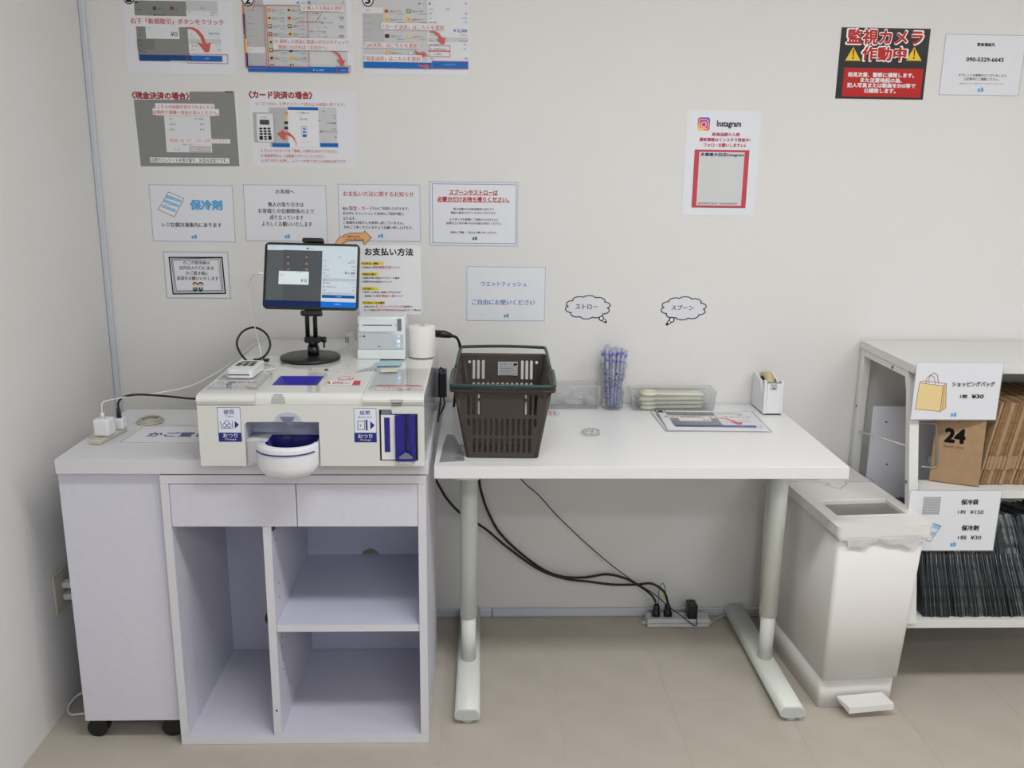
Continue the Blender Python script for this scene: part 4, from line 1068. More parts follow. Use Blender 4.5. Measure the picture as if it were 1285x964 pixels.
outl = [(MX0, MZ0), (.5178, MZ0)] + arch[1:-1] + [(.6937, MZ0), (MX1, MZ0), (MX1, .942), (MX0, .942)]
fin('front_panel', MB().plate(outl, [[(.8355, .804), (.8790, .804), (.8800, .7975), (.9140, .7975), (.915, .804), (.9265, .804), (.9265, .921), (.8665, .921), (.8650, .931), (.8355, .931)]], lambda a, b, h: (a, Yf + h, b), .006, machm), t)
def prof(x0, x1, pr, m): return MB().loft([[(x0, y, z) for y, z in pr], [(x1, y, z) for y, z in pr]], m, True, True, False)
wing = [(Yf, .9405), (Yf, .949), (Yf - .0045, .950), (Yf - .0045, .956), (Yf + .004, .964), (Yf + .018, .9675 - .001), (Yr, .9665), (Yr, .9405)]
fin('left_cover', prof(MX0, wl - .0004, [(y, z - .001 if z > .96 else z) for y, z in wing], machtop), t)
fin('right_cover', prof(wr + .0004, MX1, [(y, z - .001 if z > .96 else z) for y, z in wing], machtop), t)
mid = MB(); rr = .016
pr = [(Yf, .9425)] + [(Yf + rr - rr * math.cos(a * PI / 16), .9525 + rr * math.sin(a * PI / 16)) for a in range(9)] + [(-.6595, .9685), (-.6595, .9425)]
hx0, hx1, hy0, hy1 = .567, .677, -.6595, -.561
mid.loft([[(wl, y, z) for y, z in pr], [(wr, y, z) for y, z in pr]], machtop, True, True, True)
mid.box(hx1, wr, hy0, hy1, .9425, .9685, machtop).box(wl, hx0, hy0, hy1, .9425, .9685, machtop).box(wl, wr, hy1, Yr, .9425, .9685, machtop)
mo = fin('centre_cover', mid, t)
for p in mo.data.polygons: p.use_smooth = False
# blue hopper sunk in the top
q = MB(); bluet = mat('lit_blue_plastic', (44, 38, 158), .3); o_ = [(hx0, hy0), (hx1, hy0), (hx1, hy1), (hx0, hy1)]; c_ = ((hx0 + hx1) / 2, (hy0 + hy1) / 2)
q.loft([[(x, y, .9688) for x, y in o_], [(c_[0] + (x - c_[0]) * .94, c_[1] + (y - c_[1]) * .94, .9684) for x, y in o_], [(c_[0] + (x - c_[0]) * .12, c_[1] + (y - c_[1]) * .12, .9425) for x, y in o_]], bluet, False, True, False)
q.box(c_[0] - .008, c_[0] + .008, c_[1] - .008, c_[1] + .008, .9412, .9424, bluet)
fin('coin_hopper', q, t)
# coin bowl
fin('recess_liner', MB().box(.5185, .6930, -.675, -.671, MZ0 + .001, .899, recess).box(.5182, .520, -.7385, -.6752, MZ0 + .001, .899, recess).box(.6915, .6934, -.7385, -.6752, MZ0 + .001, .899, recess).box(.5202, .6914, -.7385, -.6752, .8975, .8998, recess), t)
fin('recess_arch', MB().prism([p for p in arch[4:-2]], lambda a, b, h: (a, Yf + .0008 + h, b), .005, recess), t)
fin('grey_tab', MB().prism([(.6030, .9130), (.6380, .9125), (.630, .902), (.636, .897), (.630, .891), (.620, .892), (.612, .901)], lambda a, b, h: (a, Yf - .002 + h, b), .0025, gtab), t)
def dline(cx, cy, a, b, x0, x1, yb, n=22, sh=0):
    P = [(x0, yb), (x0, cy)]
    for k in range(n + 1):
        th = PI + PI * k / n; P.append((cx + a * math.cos(th), cy + b * math.sin(th)))
    return P + [(x1, cy), (x1, yb)]
N_ = 22
out0 = dline(.618, -.742, .0720, .060, .5215, .6905, -.6757)
inn0 = dline(.622, -.738, .0580, .0455, .567, .6850, -.6790)
zt = lambda x: .849 + (.010 if x < .55 else 0)
q = MB()
L = lambda P, f: [f(x, y) for x, y in P]
cxx, cyy = .618, -.742
lev = [(1, .8485), (1.012, .845), (1.01, .800), (.97, .788), (.80, .7745), (.66, .7725)]
rings = []
for s_, z in lev: rings.append([(x if i in (0, 1, len(out0) - 1, len(out0) - 2) else cxx + (x - cxx) * s_, y if y > -.745 else cyy + (y - cyy) * s_, (max(z, MZ0 + .0015) if y > -.7449 else z) + (.006 if i < 3 and z > .84 else 0)) for i, (x, y) in enumerate(out0)])
rings = [[(x, y, .8488) for x, y in inn0]] + rings
q.loft(rings, whitep, False, True, True)
q.faces(rings[-1], [tuple(range(len(rings[-1])))], whitep)
fin('coin_bowl', q, t)
q = MB().loft([[(x, y, .8490) for x, y in inn0], [(.622 + (x - .622) * .97, -.71 + (y + .71) * .97, .846) for x, y in inn0], [(.622 + (x - .622) * .9, -.71 + (y + .71) * .9, .797) for x, y in inn0]], bluep, True, True, True)
bp_ = q.bm; top = [f for f in bp_.faces if all(abs(v.co.z - .8490) < 1e-5 for v in f.verts)]; bmesh.ops.delete(bp_, geom=top, context='FACES_ONLY')
fin('bowl_lining', q, t)
st = [(cxx + .0735 * math.cos(PI + PI * k / 30), cyy - .0012 + .0615 * math.sin(PI + PI * k / 30), .8345) for k in range(3, 27)]
fin('blue_stripe', MB().tube(st, .0017, blued, 6), t)
fin('dark_coin_slot', b1(.655, .677, -.6752, -.673, .80, .846, blackm), t)
# note slot
q = MB().box(.8360, .9262, -.742, -.738, .8044, .9208, blackm)
q.box(.8395, .8725, -.7435, -.7421, .8065, .9175, whitep, .0005); q.box(.8405, .8640, -.7435, -.7421, .9176, .9300, gtab)
fin('note_slot_plate', q, t)
fin('blue_label_strip', b1(.8472, .8604, -.7445, -.7436, .826, .9115, blued), t)
us = []
for z, dx in ((.8065, 0), (.82, 0), (.84, .0006), (.85, .0025), (.875, .004), (.895, .001), (.915, 0), (.9195, .0005)):
    us.append((z, dx))
q = MB()
for s1, s2 in ((.8745, .8955), (.9012, .9212)):
    outer = s1 if s1 < .89 else s2; inner = s2 if s1 < .89 else s1
    q.loft([[(outer, -.7425, z), (outer, -.7535, z), (outer + (dx + .005) * (1 if outer < inner else -1), -.7545, z), (inner, -.7465, z), (inner, -.7425, z)] for z, dx in us], bluep, True, True, False)
q.box(.8745, .9212, -.7545, -.7425, .8055, .8105, bluep, .001)
fin('note_guide', q, t)
fin('slot_gap', b1(.8957, .9010, -.7445, -.7426, .811, .918, blackm), t)
fin('grey_note_lip', MB().prism([(.8815, .817), (.8975, .828), (.9145, .817), (.9125, .812), (.8835, .812)], lambda a, b, h: (a, -.7560 + h, b), .007, gtab), t)
fin('lower_lip', b1(.8810, .9135, -.7525, -.7425, .7982, .8050, capm, bev=.001), t)
q = MB(); draw(q, ART['billsticker'], lambda a, b, h: (a, Yf - h, b), .00002); fin('note_sticker', q, t)
q = MB(); draw(q, ART['coinsticker'], lambda a, b, h: (a, Yf - h, b), .00002); fin('coin_sticker', q, t)
for key, z in (('decal_mid', .9686), ('decal_right', .9656), ('decal_left', .9656)):
    q = MB(); draw(q, ART[key], lambda a, b, h, z=z: (a, b, z + h), .00002); fin('top_sticker', q, t)
q = MB()
for r, n_ in enumerate((5, 7, 7, 8, 8)):
    for k in range(n_): q.cyl((.600 + (k - (n_ - 1) / 2) * .0042, Yf - .0004 + (.004 if r == 0 else (.0012 if r == 1 else 0)), .9645 - r * .0045), .0013, .002, blackm, 8, 'y')
for r, n_ in enumerate((8, 7, 6, 5)):
    for k in range(n_): q.cyl((.8778 + (k - (n_ - 1) / 2) * .0042, Yf - .0049, .9553 - r * .0044 + .0004), .0012, .003, blackm, 8, 'y')
g_ = fin('speaker_holes', q, t); g_['kind'] = 'stuff'
fin('clear_cover', b1(MX0 + .01, wl - .006, -.70, -.52, .9672, .9684, clear('clear_cover_film', white=.0, rough=.03, gloss=.4), bev=.0003), t)
fin('clear_cover', b1(wr + .006, MX1 - .004, -.71, -.46, .9672, .9684, clear('clear_cover_film'), bev=.0003), t)
# ================================================================== ON TOP OF THE MACHINE
ZM = .9687
t = thing('tablet_stand', 'black tablet stand with round base and double pole', 'stand', (.605, -.355, ZM))
fin('base', MB().lathe((.605, -.355, ZM), [(.0001, 0), (.080, 0), (.082, .002), (.082, .008), (.078, .0105), (.0001, .0112)], blackm, 48), t)
q = MB().cyl((.612, -.345, ZM + .011), .016, .024, blackm, 20).cyl((.612, -.345, ZM + .035), .013, .02, blackm, 20)
q.box(.590, .634, -.358, -.332, ZM + .045, ZM + .062, blackm, .004).cyl((.636, -.345, ZM + .053), .008, .012, blackm, 12, 'x').box(.640, .6445, -.348, -.341, ZM + .030, ZM + .056, blackm, .001)
fin('hinge', q, t)
for x in (.598, .6195): fin('pole', MB().tube([(x, -.345, ZM + .055), (x + .0015, -.350, 1.14)], .0062, blackm, 14), t)
TC = Vector((.6271, -.4054, 1.2031)); TM = Matrix.Translation(TC) @ Matrix.Rotation(.0425, 4, 'Z') @ Matrix.Rotation(-.3697, 4, 'X') @ Matrix.Rotation(.0194, 4, 'Y')
tl = lambda a, b, h: tuple(TM @ Vector((a, -.0032 - h, b)))
q = MB().box(-.018, .028, .006, .013, -.10, .10, blackm, .002, T=TM).box(-.028, .028, -.008, .012, .092, .104, blackm, .004, T=TM).box(-.026, .030, -.008, .012, -.106, -.093, blackm, .004, T=TM)
q.tube([TM @ Vector((-.005, .012, -.05)), (.614, -.352, 1.125)], .011, blackm, 12).box(.592, .632, -.362, -.334, 1.122, 1.148, blackm, .004)
fin('clamp', q, t)
t = thing('tablet', 'tablet computer on the black stand showing a register screen', 'tablet', tuple(TC))
def rrect(x0, x1, y0, y1, r, n=6):
    P = []
    for cx, cy, a0 in ((x1 - r, y1 - r, 0), (x0 + r, y1 - r, 90), (x0 + r, y0 + r, 180), (x1 - r, y0 + r, 270)):
        for k in range(n + 1): a = math.radians(a0 + 90 * k / n); P.append((cx + r * math.cos(a), cy + r * math.sin(a)))
    return P
fin('body', MB().prism(rrect(-.1245, .1245, -.0898, .0898, .012), lambda a, b, h: tuple(TM @ Vector((a, -.003 + h, b))), .008, blackm), t)
q = MB(); draw(q, ART['tablet'], tl, .000012); fin('screen', q, t)
t = thing('charging_cable', 'thin white charging cable hanging from the left side of the tablet', 'cable', (.49, -.4, 1.2))
e0 = TM @ Vector((-.1250, .001, .005))
fin('connector', MB().tube([e0, e0 + Vector((-.016, 0, .001))], .0038, whitep, 10), t)
fin('cord', MB().tube(spl([e0 + Vector((-.017, 0, 0)), e0 + Vector((-.03, .01, -.004)), (.449, -.37, 1.165), (.449, -.36, 1.11), (.466, -.36, 1.02), (.475, -.375, .985), (.49, -.41, ZM + .003), (.53, -.45, ZM + .002), (.535, -.49, ZM + .002), (.5, -.51, ZM + .002)], 8), .0016, whitep, 6), t)
t = thing('card_reader', 'small white card reader with three dark keys on the machine', 'card reader', (.472, -.520, .9687), -.04)
fin('body', MB().prism(rrect(-.0335, .0335, -.066, .052, .012), lambda a, b, h: (a, b, h), .019, whitep), t, True)
q = MB().prism(rrect(-.0305, .0305, -.063, .049, .011), lambda a, b, h: (a, b, .019 + h), .0015, whitep); fin('top_face', q, t, True)
fin('display', b1(-.020, .020, .026, .037, .0206, .0212, blackm), t, True)
for i in range(3): fin('key', b1(-.0235 + i * .0165, -.011 + i * .0165, -.018, .018, .0206, .0214, blackm, bev=.0003), t, True)
fin('card_slot', b1(-.027, .027, -.0668, -.0662, .007, .0092, blackm), t, True)
cable('black_cable', 'black cable looping up behind the small card reader', [(.444, -.41, .975), (.425, -.40, .995), (.413, -.38, 1.02), (.425, -.36, 1.045), (.455, -.35, 1.055), (.488, -.36, 1.04), (.5, -.37, 1.01), (.49, -.385, .985), (.47, -.39, .974)], .003, rubber)
tag(fin('cable_plug', b1(.458, .500, -.398, -.383, ZM, ZM + .008, blackm, bev=.002)), 'flat black plug lying behind the card reader', 'plug')
# receipt printer
t = thing('receipt_printer', 'white cube receipt printer with a grey panel and blue light', 'printer', (.799, -.28, ZM))
px0, px1, py0, py1 = .7345, .8655, -.352, -.264
q = MB().box(px0, px1, py0 + .004, py1, ZM, ZM + .1175, printerm, .004); fin('body', q, t)
fin('front_panel', b1(px0 + .002, px1 - .004, py0, py0 + .0045, ZM + .028, ZM + .070, printerg, bev=.001), t)
fin('lower_skirt', b1(px0, px1, py0 - .002, py0 + .0042, ZM + .0005, ZM + .027, printerm, bev=.001), t)
q = MB().prism(rrect(px0 + .006, px1 - .026, ZM + .078, ZM + .111, .006), lambda a, b, h: (a, py0 - .003 + h, b), .007, printerm); fin('lid', q, t)
fin('paper_exit', b1(px0 + .017, px1 - .034, py0 - .0036, py0 - .003, ZM + .095, ZM + .097, blackm), t)
q = MB().box(px0, px1 - .022, py0 + .0032, py0 + .0042, ZM + .0945, ZM + .0960, gtab); fin('seam', q, t)
fin('side_window', b1(px1 - .020, px1 - .0095, py0 + .001, py0 + .0045, ZM + .080, ZM + .113, gtab, bev=.001), t)
for z in (.0595, .0325):
    fin('button', b1(px1 - .0235, px1 - .0135, py0 - .0012, py0 + .001, ZM + z, ZM + z + .009, printerm, bev=.001), t)
fin('status_light', b1(px1 - .022, px1 - .014, py0 - .001, py0 + .001, ZM + .0465, ZM + .0545, mat('blue_status_led', (110, 150, 255), .3, emit=1.6), bev=.001), t)
q = MB(); q.text('TSP', px0 + .006, ZM + .062, px0 + .014, ZM + .066, lambda a, b: (a, py0 - .0004, b), ink('g0')); q.faces([(px0 + .017, py0 - .0004, ZM + .062), (px0 + .021, py0 - .0004, ZM + .061), (px0 + .022, py0 - .0004, ZM + .067), (px0 + .018, py0 - .0004, ZM + .066)], [(0, 1, 2, 3)], ink('k')); q.box(px0 + .058, px0 + .062, py0 - .0005, py0, ZM + .034, ZM + .038, ink('g0')); fin('logo', q, t)
# payment card standing behind the tablet, on the printer
t = thing('payment_card', 'white round cornered card with yellow highlighted lines, standing behind the printer', 'notice', (.818, -.25, 1.0785))
fin('sheet', MB().prism(rrect(.7285, .905, 1.0785, 1.274, .008), lambda a, b, h: (a, -.2493 + h, b), .0012, mat('white_card', (226, 226, 230), .35, coat=.2)), t)
q = MB(); draw(q, ART['paycard'], lambda a, b, h: (a, -.2493 - h, b)); fin('printed_text', q, t)
t = thing('paper_roll', 'white receipt paper roll standing beside the printer', 'paper roll', (.9085, -.30, ZM))
q = MB().lathe((.9085, -.30, ZM), [(.0375, 0), (.0375, .001), (.038, .003), (.038, .084), (.037, .086), (.0085, .0865), (.0065, .0855), (.0065, .02), (.0001, .019)], rollm, 40); fin('paper', q, t)
fin('core', MB().lathe((.9085, -.30, ZM), [(.0065, .0868), (.0078, .0872), (.0078, .0866)], kraft, 20), t)
# slips on the machine top
def slip(name, label, pts, m, z, art=None):
    c = sum((Vector((*p, 0)) for p in pts), Vector()) / len(pts)
    o = fin(name, MB().prism(pts, lambda a, b, h: (a, b, z + h), .0004, m)); return tag(o, label, 'slip')
lb_ = mat('pale_blue_paper', (158, 200, 216), .5); lt_ = mat('pale_tan_paper', (218, 212, 196), .5); sv_ = mat('silver_packet', (168, 176, 182), .3, metal=.3)
slip('paper_slip', 'pale blue slip in front of the printer', [(.783, -.445), (.857, -.437), (.861, -.388), (.79, -.393)], lb_, ZM + .0001)
slip('paper_slip', 'small cream slip in front of the pale blue slip', [(.815, -.515), (.858, -.512), (.857, -.478), (.815, -.475)], lt_, ZM + .0001)
slip('foil_packet', 'crumpled silver grey packet in front of the printer', [(.752, -.515), (.79, -.50), (.808, -.47), (.785, -.452), (.77, -.47)], sv_, ZM + .0001)
t = thing('receipt_strip', 'curled blank receipt strip behind the tablet stand', 'receipt', (.68, -.27, ZM))
q = MB(); P = [(.63, -.235, .001), (.66, -.255, .004), (.685, -.27, .012), (.695, -.272, .035), (.688, -.265, .052)]
S = spl([(x, y, ZM + z) for x, y, z in P], 5)
q.loft([[s_, s_ + Vector((.018, .024, .004))] for s_ in S], clear('thin_white_film', white=.5, rough=.3), False, False); fin('strip', q, t)
q = MB()
for k in range(3): q.box(.6905 + k * .004, .692 + k * .004, -.2745, -.2735, ZM + .03, ZM + .048, ink('k'))
fin('printed_text', q, t)
tag(fin('label_strip', MB().box(.632, .716, -.516, -.466, ZM + .0001, ZM + .0006, mat('grey_label', (214, 216, 212), .3)).box(.668, .676, -.5, -.492, ZM + .0006, ZM + .0035, blackm)), 'glossy white strip label in front of the stand', 'label')
# black power lead behind the roll, adapter on the side
t = thing('power_lead', 'thick black power lead rising behind the paper roll', 'cable', (.96, -.12, 1.0))
fin('plug_body', MB().tube([(.935, -.19, 1.012), (.968, -.19, 1.010), (.985, -.188, 1.006), (.99, -.187, 1.004)], [.011, .011, .008, .005], blackm, 14), t)
fin('cord', MB().tube(spl([(.988, -.188, 1.005), (1.003, -.18, .998), (1.012, -.17, .975), (1.012, -.13, .93), (1.0, -.08, .84), (.985, -.04, .70)], 8), .0042, rubber, 8), t)
t = thing('cable_box', 'black cable box and grey plate hanging at the right side of the machine', 'cable box', (.952, -.12, .80))
fin('grey_plate', b1(.9425, .972, -.13, -.126, .802, .893, gtab, bev=.002), t)
fin('box', b1(.948, .970, -.155, -.131, .808, .885, blackm, bev=.004), t)
fin('lead', MB().tube(spl([(.950, -.14, .89), (.955, -.15, .90), (.965, -.15, .89)], 5), .0022, rubber, 6), t)
for p in ([(.962, -.15, .81), (.966, -.16, .79), (.958, -.17, .77), (.953, -.19, .765), (.950, -.24, .765)], [(.955, -.15, .81), (.952, -.16, .785), (.951, -.2, .77), (.9515, -.27, .765)]):
    fin('lead', MB().tube(spl(p, 6), .0024, rubber, 6), t)
# ================================================================== DESK
DX0, DX1, DY0, DY1, DZ = .958, 2.0265, -.633, -.006, .7515
t = thing('desk', 'white rectangular desk on two grey white T legs', 'desk', (1.49, -.32, 0))
fin('desktop', b1(DX0, DX1, DY0, DY1, DZ - .0325, DZ, deskm, bev=.0012), t)
for x in (1.0425, 1.9455):
    q = MB().cyl((x, -.355, .19), .0255, DZ - .0325 - .19, legm, 28)
    lg = fin('leg', q, t); fin('inner_tube', MB().cyl((x, -.355, .045), .0215, .1448, legm, 28), lg)
    P = [(-.033, 0), (-.035, .009), (-.033, .020), (-.024, .030), (.024, .030), (.033, .020), (.035, .009), (.033, 0), (.024, -.004), (-.024, -.004)]
    q = MB().loft([[(x + a, y, .0165 + b) for a, b in P] for y in (-.618, -.018)], legm, True, True, True); ft = fin('foot', q, t)
    fin('end_cap', MB().loft([[(x + a * .93, y, .0175 + b * .85) for a, b in P] for y in (-.6205, -.6181)], capm), ft)
    for y in (-.595, -.06): fin('levelling_pad', MB().cyl((x, y, .0005), .020, .0118, capm, 20), ft)
    fin('crossbar_bracket', b1(x - .03, x + .03, -.58, -.06, DZ - .055, DZ - .0328, legm), t)
fin('rear_beam', b1(1.074, 1.914, -.30, -.27, DZ - .055, DZ - .0328, legm), t)
# ------------------------------------------------------------------ basket
t = thing('shopping_basket', 'brown slotted plastic shopping basket with dark green handles', 'basket', (1.1365, -.385, DZ), -.025)
BZ = .1935
def wallpl(w0, w1, slots, place):
    out = [(-w0, .002), (w0, .002), (w1, BZ), (-w1, BZ)]
    hs = []
    for x, z0, z1, hw in slots: 
        n = 6; P = []
        for k in range(n + 1): a = PI * k / n; P.append((x + hw * math.cos(a), z1 - hw + hw * math.sin(a)))
        for k in range(n + 1): a = PI + PI * k / n; P.append((x + hw * math.cos(a), z0 + hw + hw * math.sin(a)))
        hs.append(P)
    return MB().plate(out, hs, place, .0028, baskm)
hw = .0040; S = []
for x in (-.087, -.0735, -.059, .0575, .071, .0845): S.append((x, .122, .179, hw))
for x in (-.087, .0845): S.append((x, .090, .113, hw))
for k in range(11): S += [(-.0728 + k * .01435, .064, .113, hw), (-.0728 + k * .01435, .016, .058, hw)]
for x in (-.1, .1): S.append((x, .168, .178, .0042))
SL = []
for k in range(25):
    x = -.156 + k * .013
    if abs(x) > .07: SL.append((x, .122, .179, hw))
    if abs(x) < .15: SL += [(x, .064, .113, hw), (x, .016, .058, hw)]
w0, w1, l0, l1 = .0915, .1235, .178, .208     # half sizes at the floor and at the rim
sl_y = lambda b, a0, a1: a0 + (a1 - a0) * b / BZ
q = MB()
def addmb(dst, src, fn=None):
    idx = [dst.mi(m) for m in src.mats]; vm = {}
    for v in src.bm.verts: vm[v.index if False else v] = dst.bm.verts.new(v.co)
    for f in src.bm.faces:
        try: g = dst.bm.faces.new([vm[v] for v in f.verts]); g.material_index = idx[f.material_index]; g.smooth = f.smooth
        except ValueError: pass
    src.bm.free()
rc = .012
addmb(q, wallpl(w0 - rc * .6, w1 - rc * .6, S, lambda a, b, h: (a, -sl_y(b, l0, l1) - h, b)))
addmb(q, wallpl(w0 - rc * .6, w1 - rc * .6, S, lambda a, b, h: (a, sl_y(b, l0, l1) + h, b)))
addmb(q, wallpl(l0 - rc * .6, l1 - rc * .6, SL, lambda a, b, h: (-sl_y(b, w0, w1) - h, a, b)))
addmb(q, wallpl(l0 - rc * .6, l1 - rc * .6, SL, lambda a, b, h: (sl_y(b, w0, w1) + h, a, b)))
for sx in (-1, 1):
    for sy in (-1, 1):
        rings = []
        for z in (.002, BZ):
            W_, L_ = sl_y(z, w0, w1), sl_y(z, l0, l1); r_ = rc; P = []
            for rr_ in (r_ * .6, r_ * .6 + .0028):
                seq = range(7) if rr_ < r_ * .65 else range(6, -1, -1)
                for k in seq: a = PI / 2 * k / 6; P.append((sx * (W_ - r_ * .6 + rr_ * math.cos(a)), sy * (L_ - r_ * .6 + rr_ * math.sin(a)), z))
            rings.append(P)
        q.loft(rings, baskm)
bo = fin('body', q, t, True)
hs = []
for i in range(11):
    for j in range(20):
        x, y = -.075 + i * .015, -.16 + j * .0168; hs.append([(x - .0045, y - .005), (x + .0045, y - .005), (x + .0045, y + .005), (x - .0045, y + .005)])
fin('base_grid', MB().plate(rrect(-w0 - .001, w0 + .001, -l0 - .001, l0 + .001, .012), hs, lambda a, b, h: (a, b, h + .0035), .003, baskm), t, True)
q = MB()
for x, y in ((-.06, -.15), (.06, -.15), (-.06, .15), (.06, .15)): q.box(x - .02, x + .02, y - .02, y + .02, .0002, .0034, baskm, .001)
fin('base_feet', q, t, True)
R0, R1 = rrect(-w1 - .003, w1 + .003, -l1 - .003, l1 + .003, .016), rrect(-w1 - .012, w1 + .012, -l1 - .012, l1 + .012, .022)
q = MB().loft([[(x, y, z) for x, y in P] for P, z in ((R0, BZ - .001), (R0, BZ + .0035), (R1, BZ + .0035), (R1, BZ - .008), ([(x * .992, y * .992) for x, y in R1], BZ - .008), ([(x * .99, y * .99) for x, y in R1], BZ - .001))], baskm, False)
fin('rim', q, t, True)
def handle(sy, zh, bx):
    P = [(-bx, sy * .012, BZ - .004), (-bx - .001, sy * .03, BZ + .008), (-bx, sy * .15, zh * .8 + BZ * .2), (-bx + .004, sy * .205, zh), (-bx + .016, sy * .222, zh), (0, sy * .226, zh + .002), (bx - .016, sy * .222, zh), (bx - .004, sy * .205, zh), (bx, sy * .15, zh * .8 + BZ * .2), (bx + .001, sy * .03, BZ + .008), (bx, sy * .012, BZ - .004)]
    h = fin('handle', MB().tube(spl(P, 6), .0046, greenm, 10), t, True)
    for s in (-1, 1): fin('pivot', MB().cyl((s * bx - .006, sy * .012, BZ - .004), .008, .012, steel if False else baskm, 12, 'x'), h, True)
handle(-1, BZ + .010, .134); handle(1, BZ + .022, .128)
q = MB(); t.rotation_euler = (0, 0, 0)
tg = fin('price_tag', draw(MB(), ART['tag'], lambda a, b, h: (a, -.186 - h, b)), t); t.rotation_euler = (0, 0, -.025)
# ------------------------------------------------------------------ bear bottle with straws
t = thing('bear_bottle', 'clear bear shaped bottle holding wrapped straws', 'bottle', (1.4905, -.062, DZ))
bx, by = 1.4905, -.062
q = MB().lathe((bx, by, DZ), [(.0001, .001), (.024, .001), (.034, .006), (.036, .018), (.034, .034), (.036, .05), (.032, .066), (.022, .078), (.030, .086), (.038, .104), (.036, .125), (.026, .140), (.018, .146)], clearb, 28)
fin('bottle', q, t)
for s in (-1, 1): fin('ear', MB().ball((bx + s * .033, by, DZ + .138), .011, .006, .011, clearb, 12), t)
for x, z, r in ((-.026, .121, .0026), (.005, .1195, .0030)): fin('eye', MB().ball((bx + x, by - math.sqrt(.038 ** 2 - x * x) - .0005, DZ + z), r, .0015, r, blackm, 10), t)
fin('nose', MB().prism([(-.020, .108), (-.012, .108), (-.016, .1015)], lambda a, b, h: (bx + a, by - .0375 + h, DZ + b), .002, blackm), t)
strw = clear('white_straw_wrap', (232, 232, 246), white=.7, rough=.3); stp = mat('violet_straw_print', (136, 130, 206), .4); stt = mat('teal_straw_print', (120, 176, 196), .4)
first = None
for k in range(22):
    a = k * 2.399; r = .003 + .0036 * math.sqrt(k); bxk, byk = bx + r * math.cos(a), by + r * math.sin(a)
    dx, dy = .016 * math.cos(a) * (r / .018) * 1.2, .010 * math.sin(a) * (r / .018); top = DZ + .192 + R.uniform(-.008, .010)
    s = thing('straw', 'thin wrapped straw with violet print standing in the bear bottle', 'straw', (bxk, byk, DZ + .006), 0, 'wrapped straws in the bear bottle')
    p0, p1 = Vector((bxk, byk, DZ + .006)), Vector((bxk + dx, byk + dy, top))
    fin('wrapper', MB().tube([p0, p0.lerp(p1, .45), p0.lerp(p1, .8), p1], [.0034, .0026, .0044, .0050], strw, 6), s)
    q = MB()
    for m_ in range(9):
        u = .04 + m_ * .105 + R.uniform(-.03, .03); u = min(u, .95); rr_ = .0037 + .0013 * (u > .7)
        q.tube([p0.lerp(p1, u), p0.lerp(p1, min(u + (.05 if u > .78 else .024), .99))], rr_, stt if (m_ + k) % 4 == 0 else stp, 6)
    fin('printed_marks', q, s)
# ------------------------------------------------------------------ acrylic trays
def tray(label, x0, x1, y0, y1, h, fl_=.008):
    t = thing('acrylic_tray', label, 'tray', ((x0 + x1) / 2, (y0 + y1) / 2, DZ)); z0, z1 = DZ + .0005, DZ + h; th = .0018
    P = lambda k: [(x0 - k * fl_ + k * 0 + fl_ * .0, y0 - k * fl_), (x1 + k * fl_, y0 - k * fl_), (x1 + k * fl_, y1 + k * .002), (x0 - k * fl_, y1 + k * .002)]
    A_, B_ = P(0), P(1); sh = lambda Q, d: [(x + (d if x < (x0 + x1) / 2 else -d), y + (d if y < (y0 + y1) / 2 else -d)) for x, y in Q]
    q = MB().loft([[(x, y, z0) for x, y in sh(A_, .002)], [(x, y, z0) for x, y in A_], [(x, y, z1) for x, y in B_], [(x, y, z1) for x, y in sh(B_, th)], [(x, y, z0 + th) for x, y in sh(A_, th)]], clearp, True, True, False)
    fin('tray_shell', q, t)
    e = mat('acrylic_edge', (212, 214, 222), .15)
    q = MB(); Q = [(x, y, z1) for x, y in B_]; q.tube(Q + [Q[0]], .0009, e, 5)
    Q = [(x, y, z0 + .001) for x, y in A_]; q.tube(Q + [Q[0]], .0008, e, 5)
    for a_, b_ in zip(A_, B_): q.tube([(a_[0], a_[1], z0), (b_[0], b_[1], z1)], .0007, e, 5)
    fin('edges', q, t)
    q = MB(); m = (x1 - x0) * .62
    for i in range(int(m / .006)):
        for j in range(6):
            q.box(x0 + .03 + i * .006, x0 + .0314 + i * .006, y0 - fl_ * (.15 + j * .12) - .0006, y0 - fl_ * (.15 + j * .12), z0 + .010 + j * h * .12, z0 + .0114 + j * h * .12, e)
    rb = fin('ribbing', q, t); rb['kind'] = 'stuff'
    return t
tray('clear acrylic tray of wrapped packets beside the basket', 1.235, 1.444, -.083, -.012, .077, .003)
tray('clear acrylic tray holding cream spoons', 1.556, 1.806, -.092, -.014, .063)
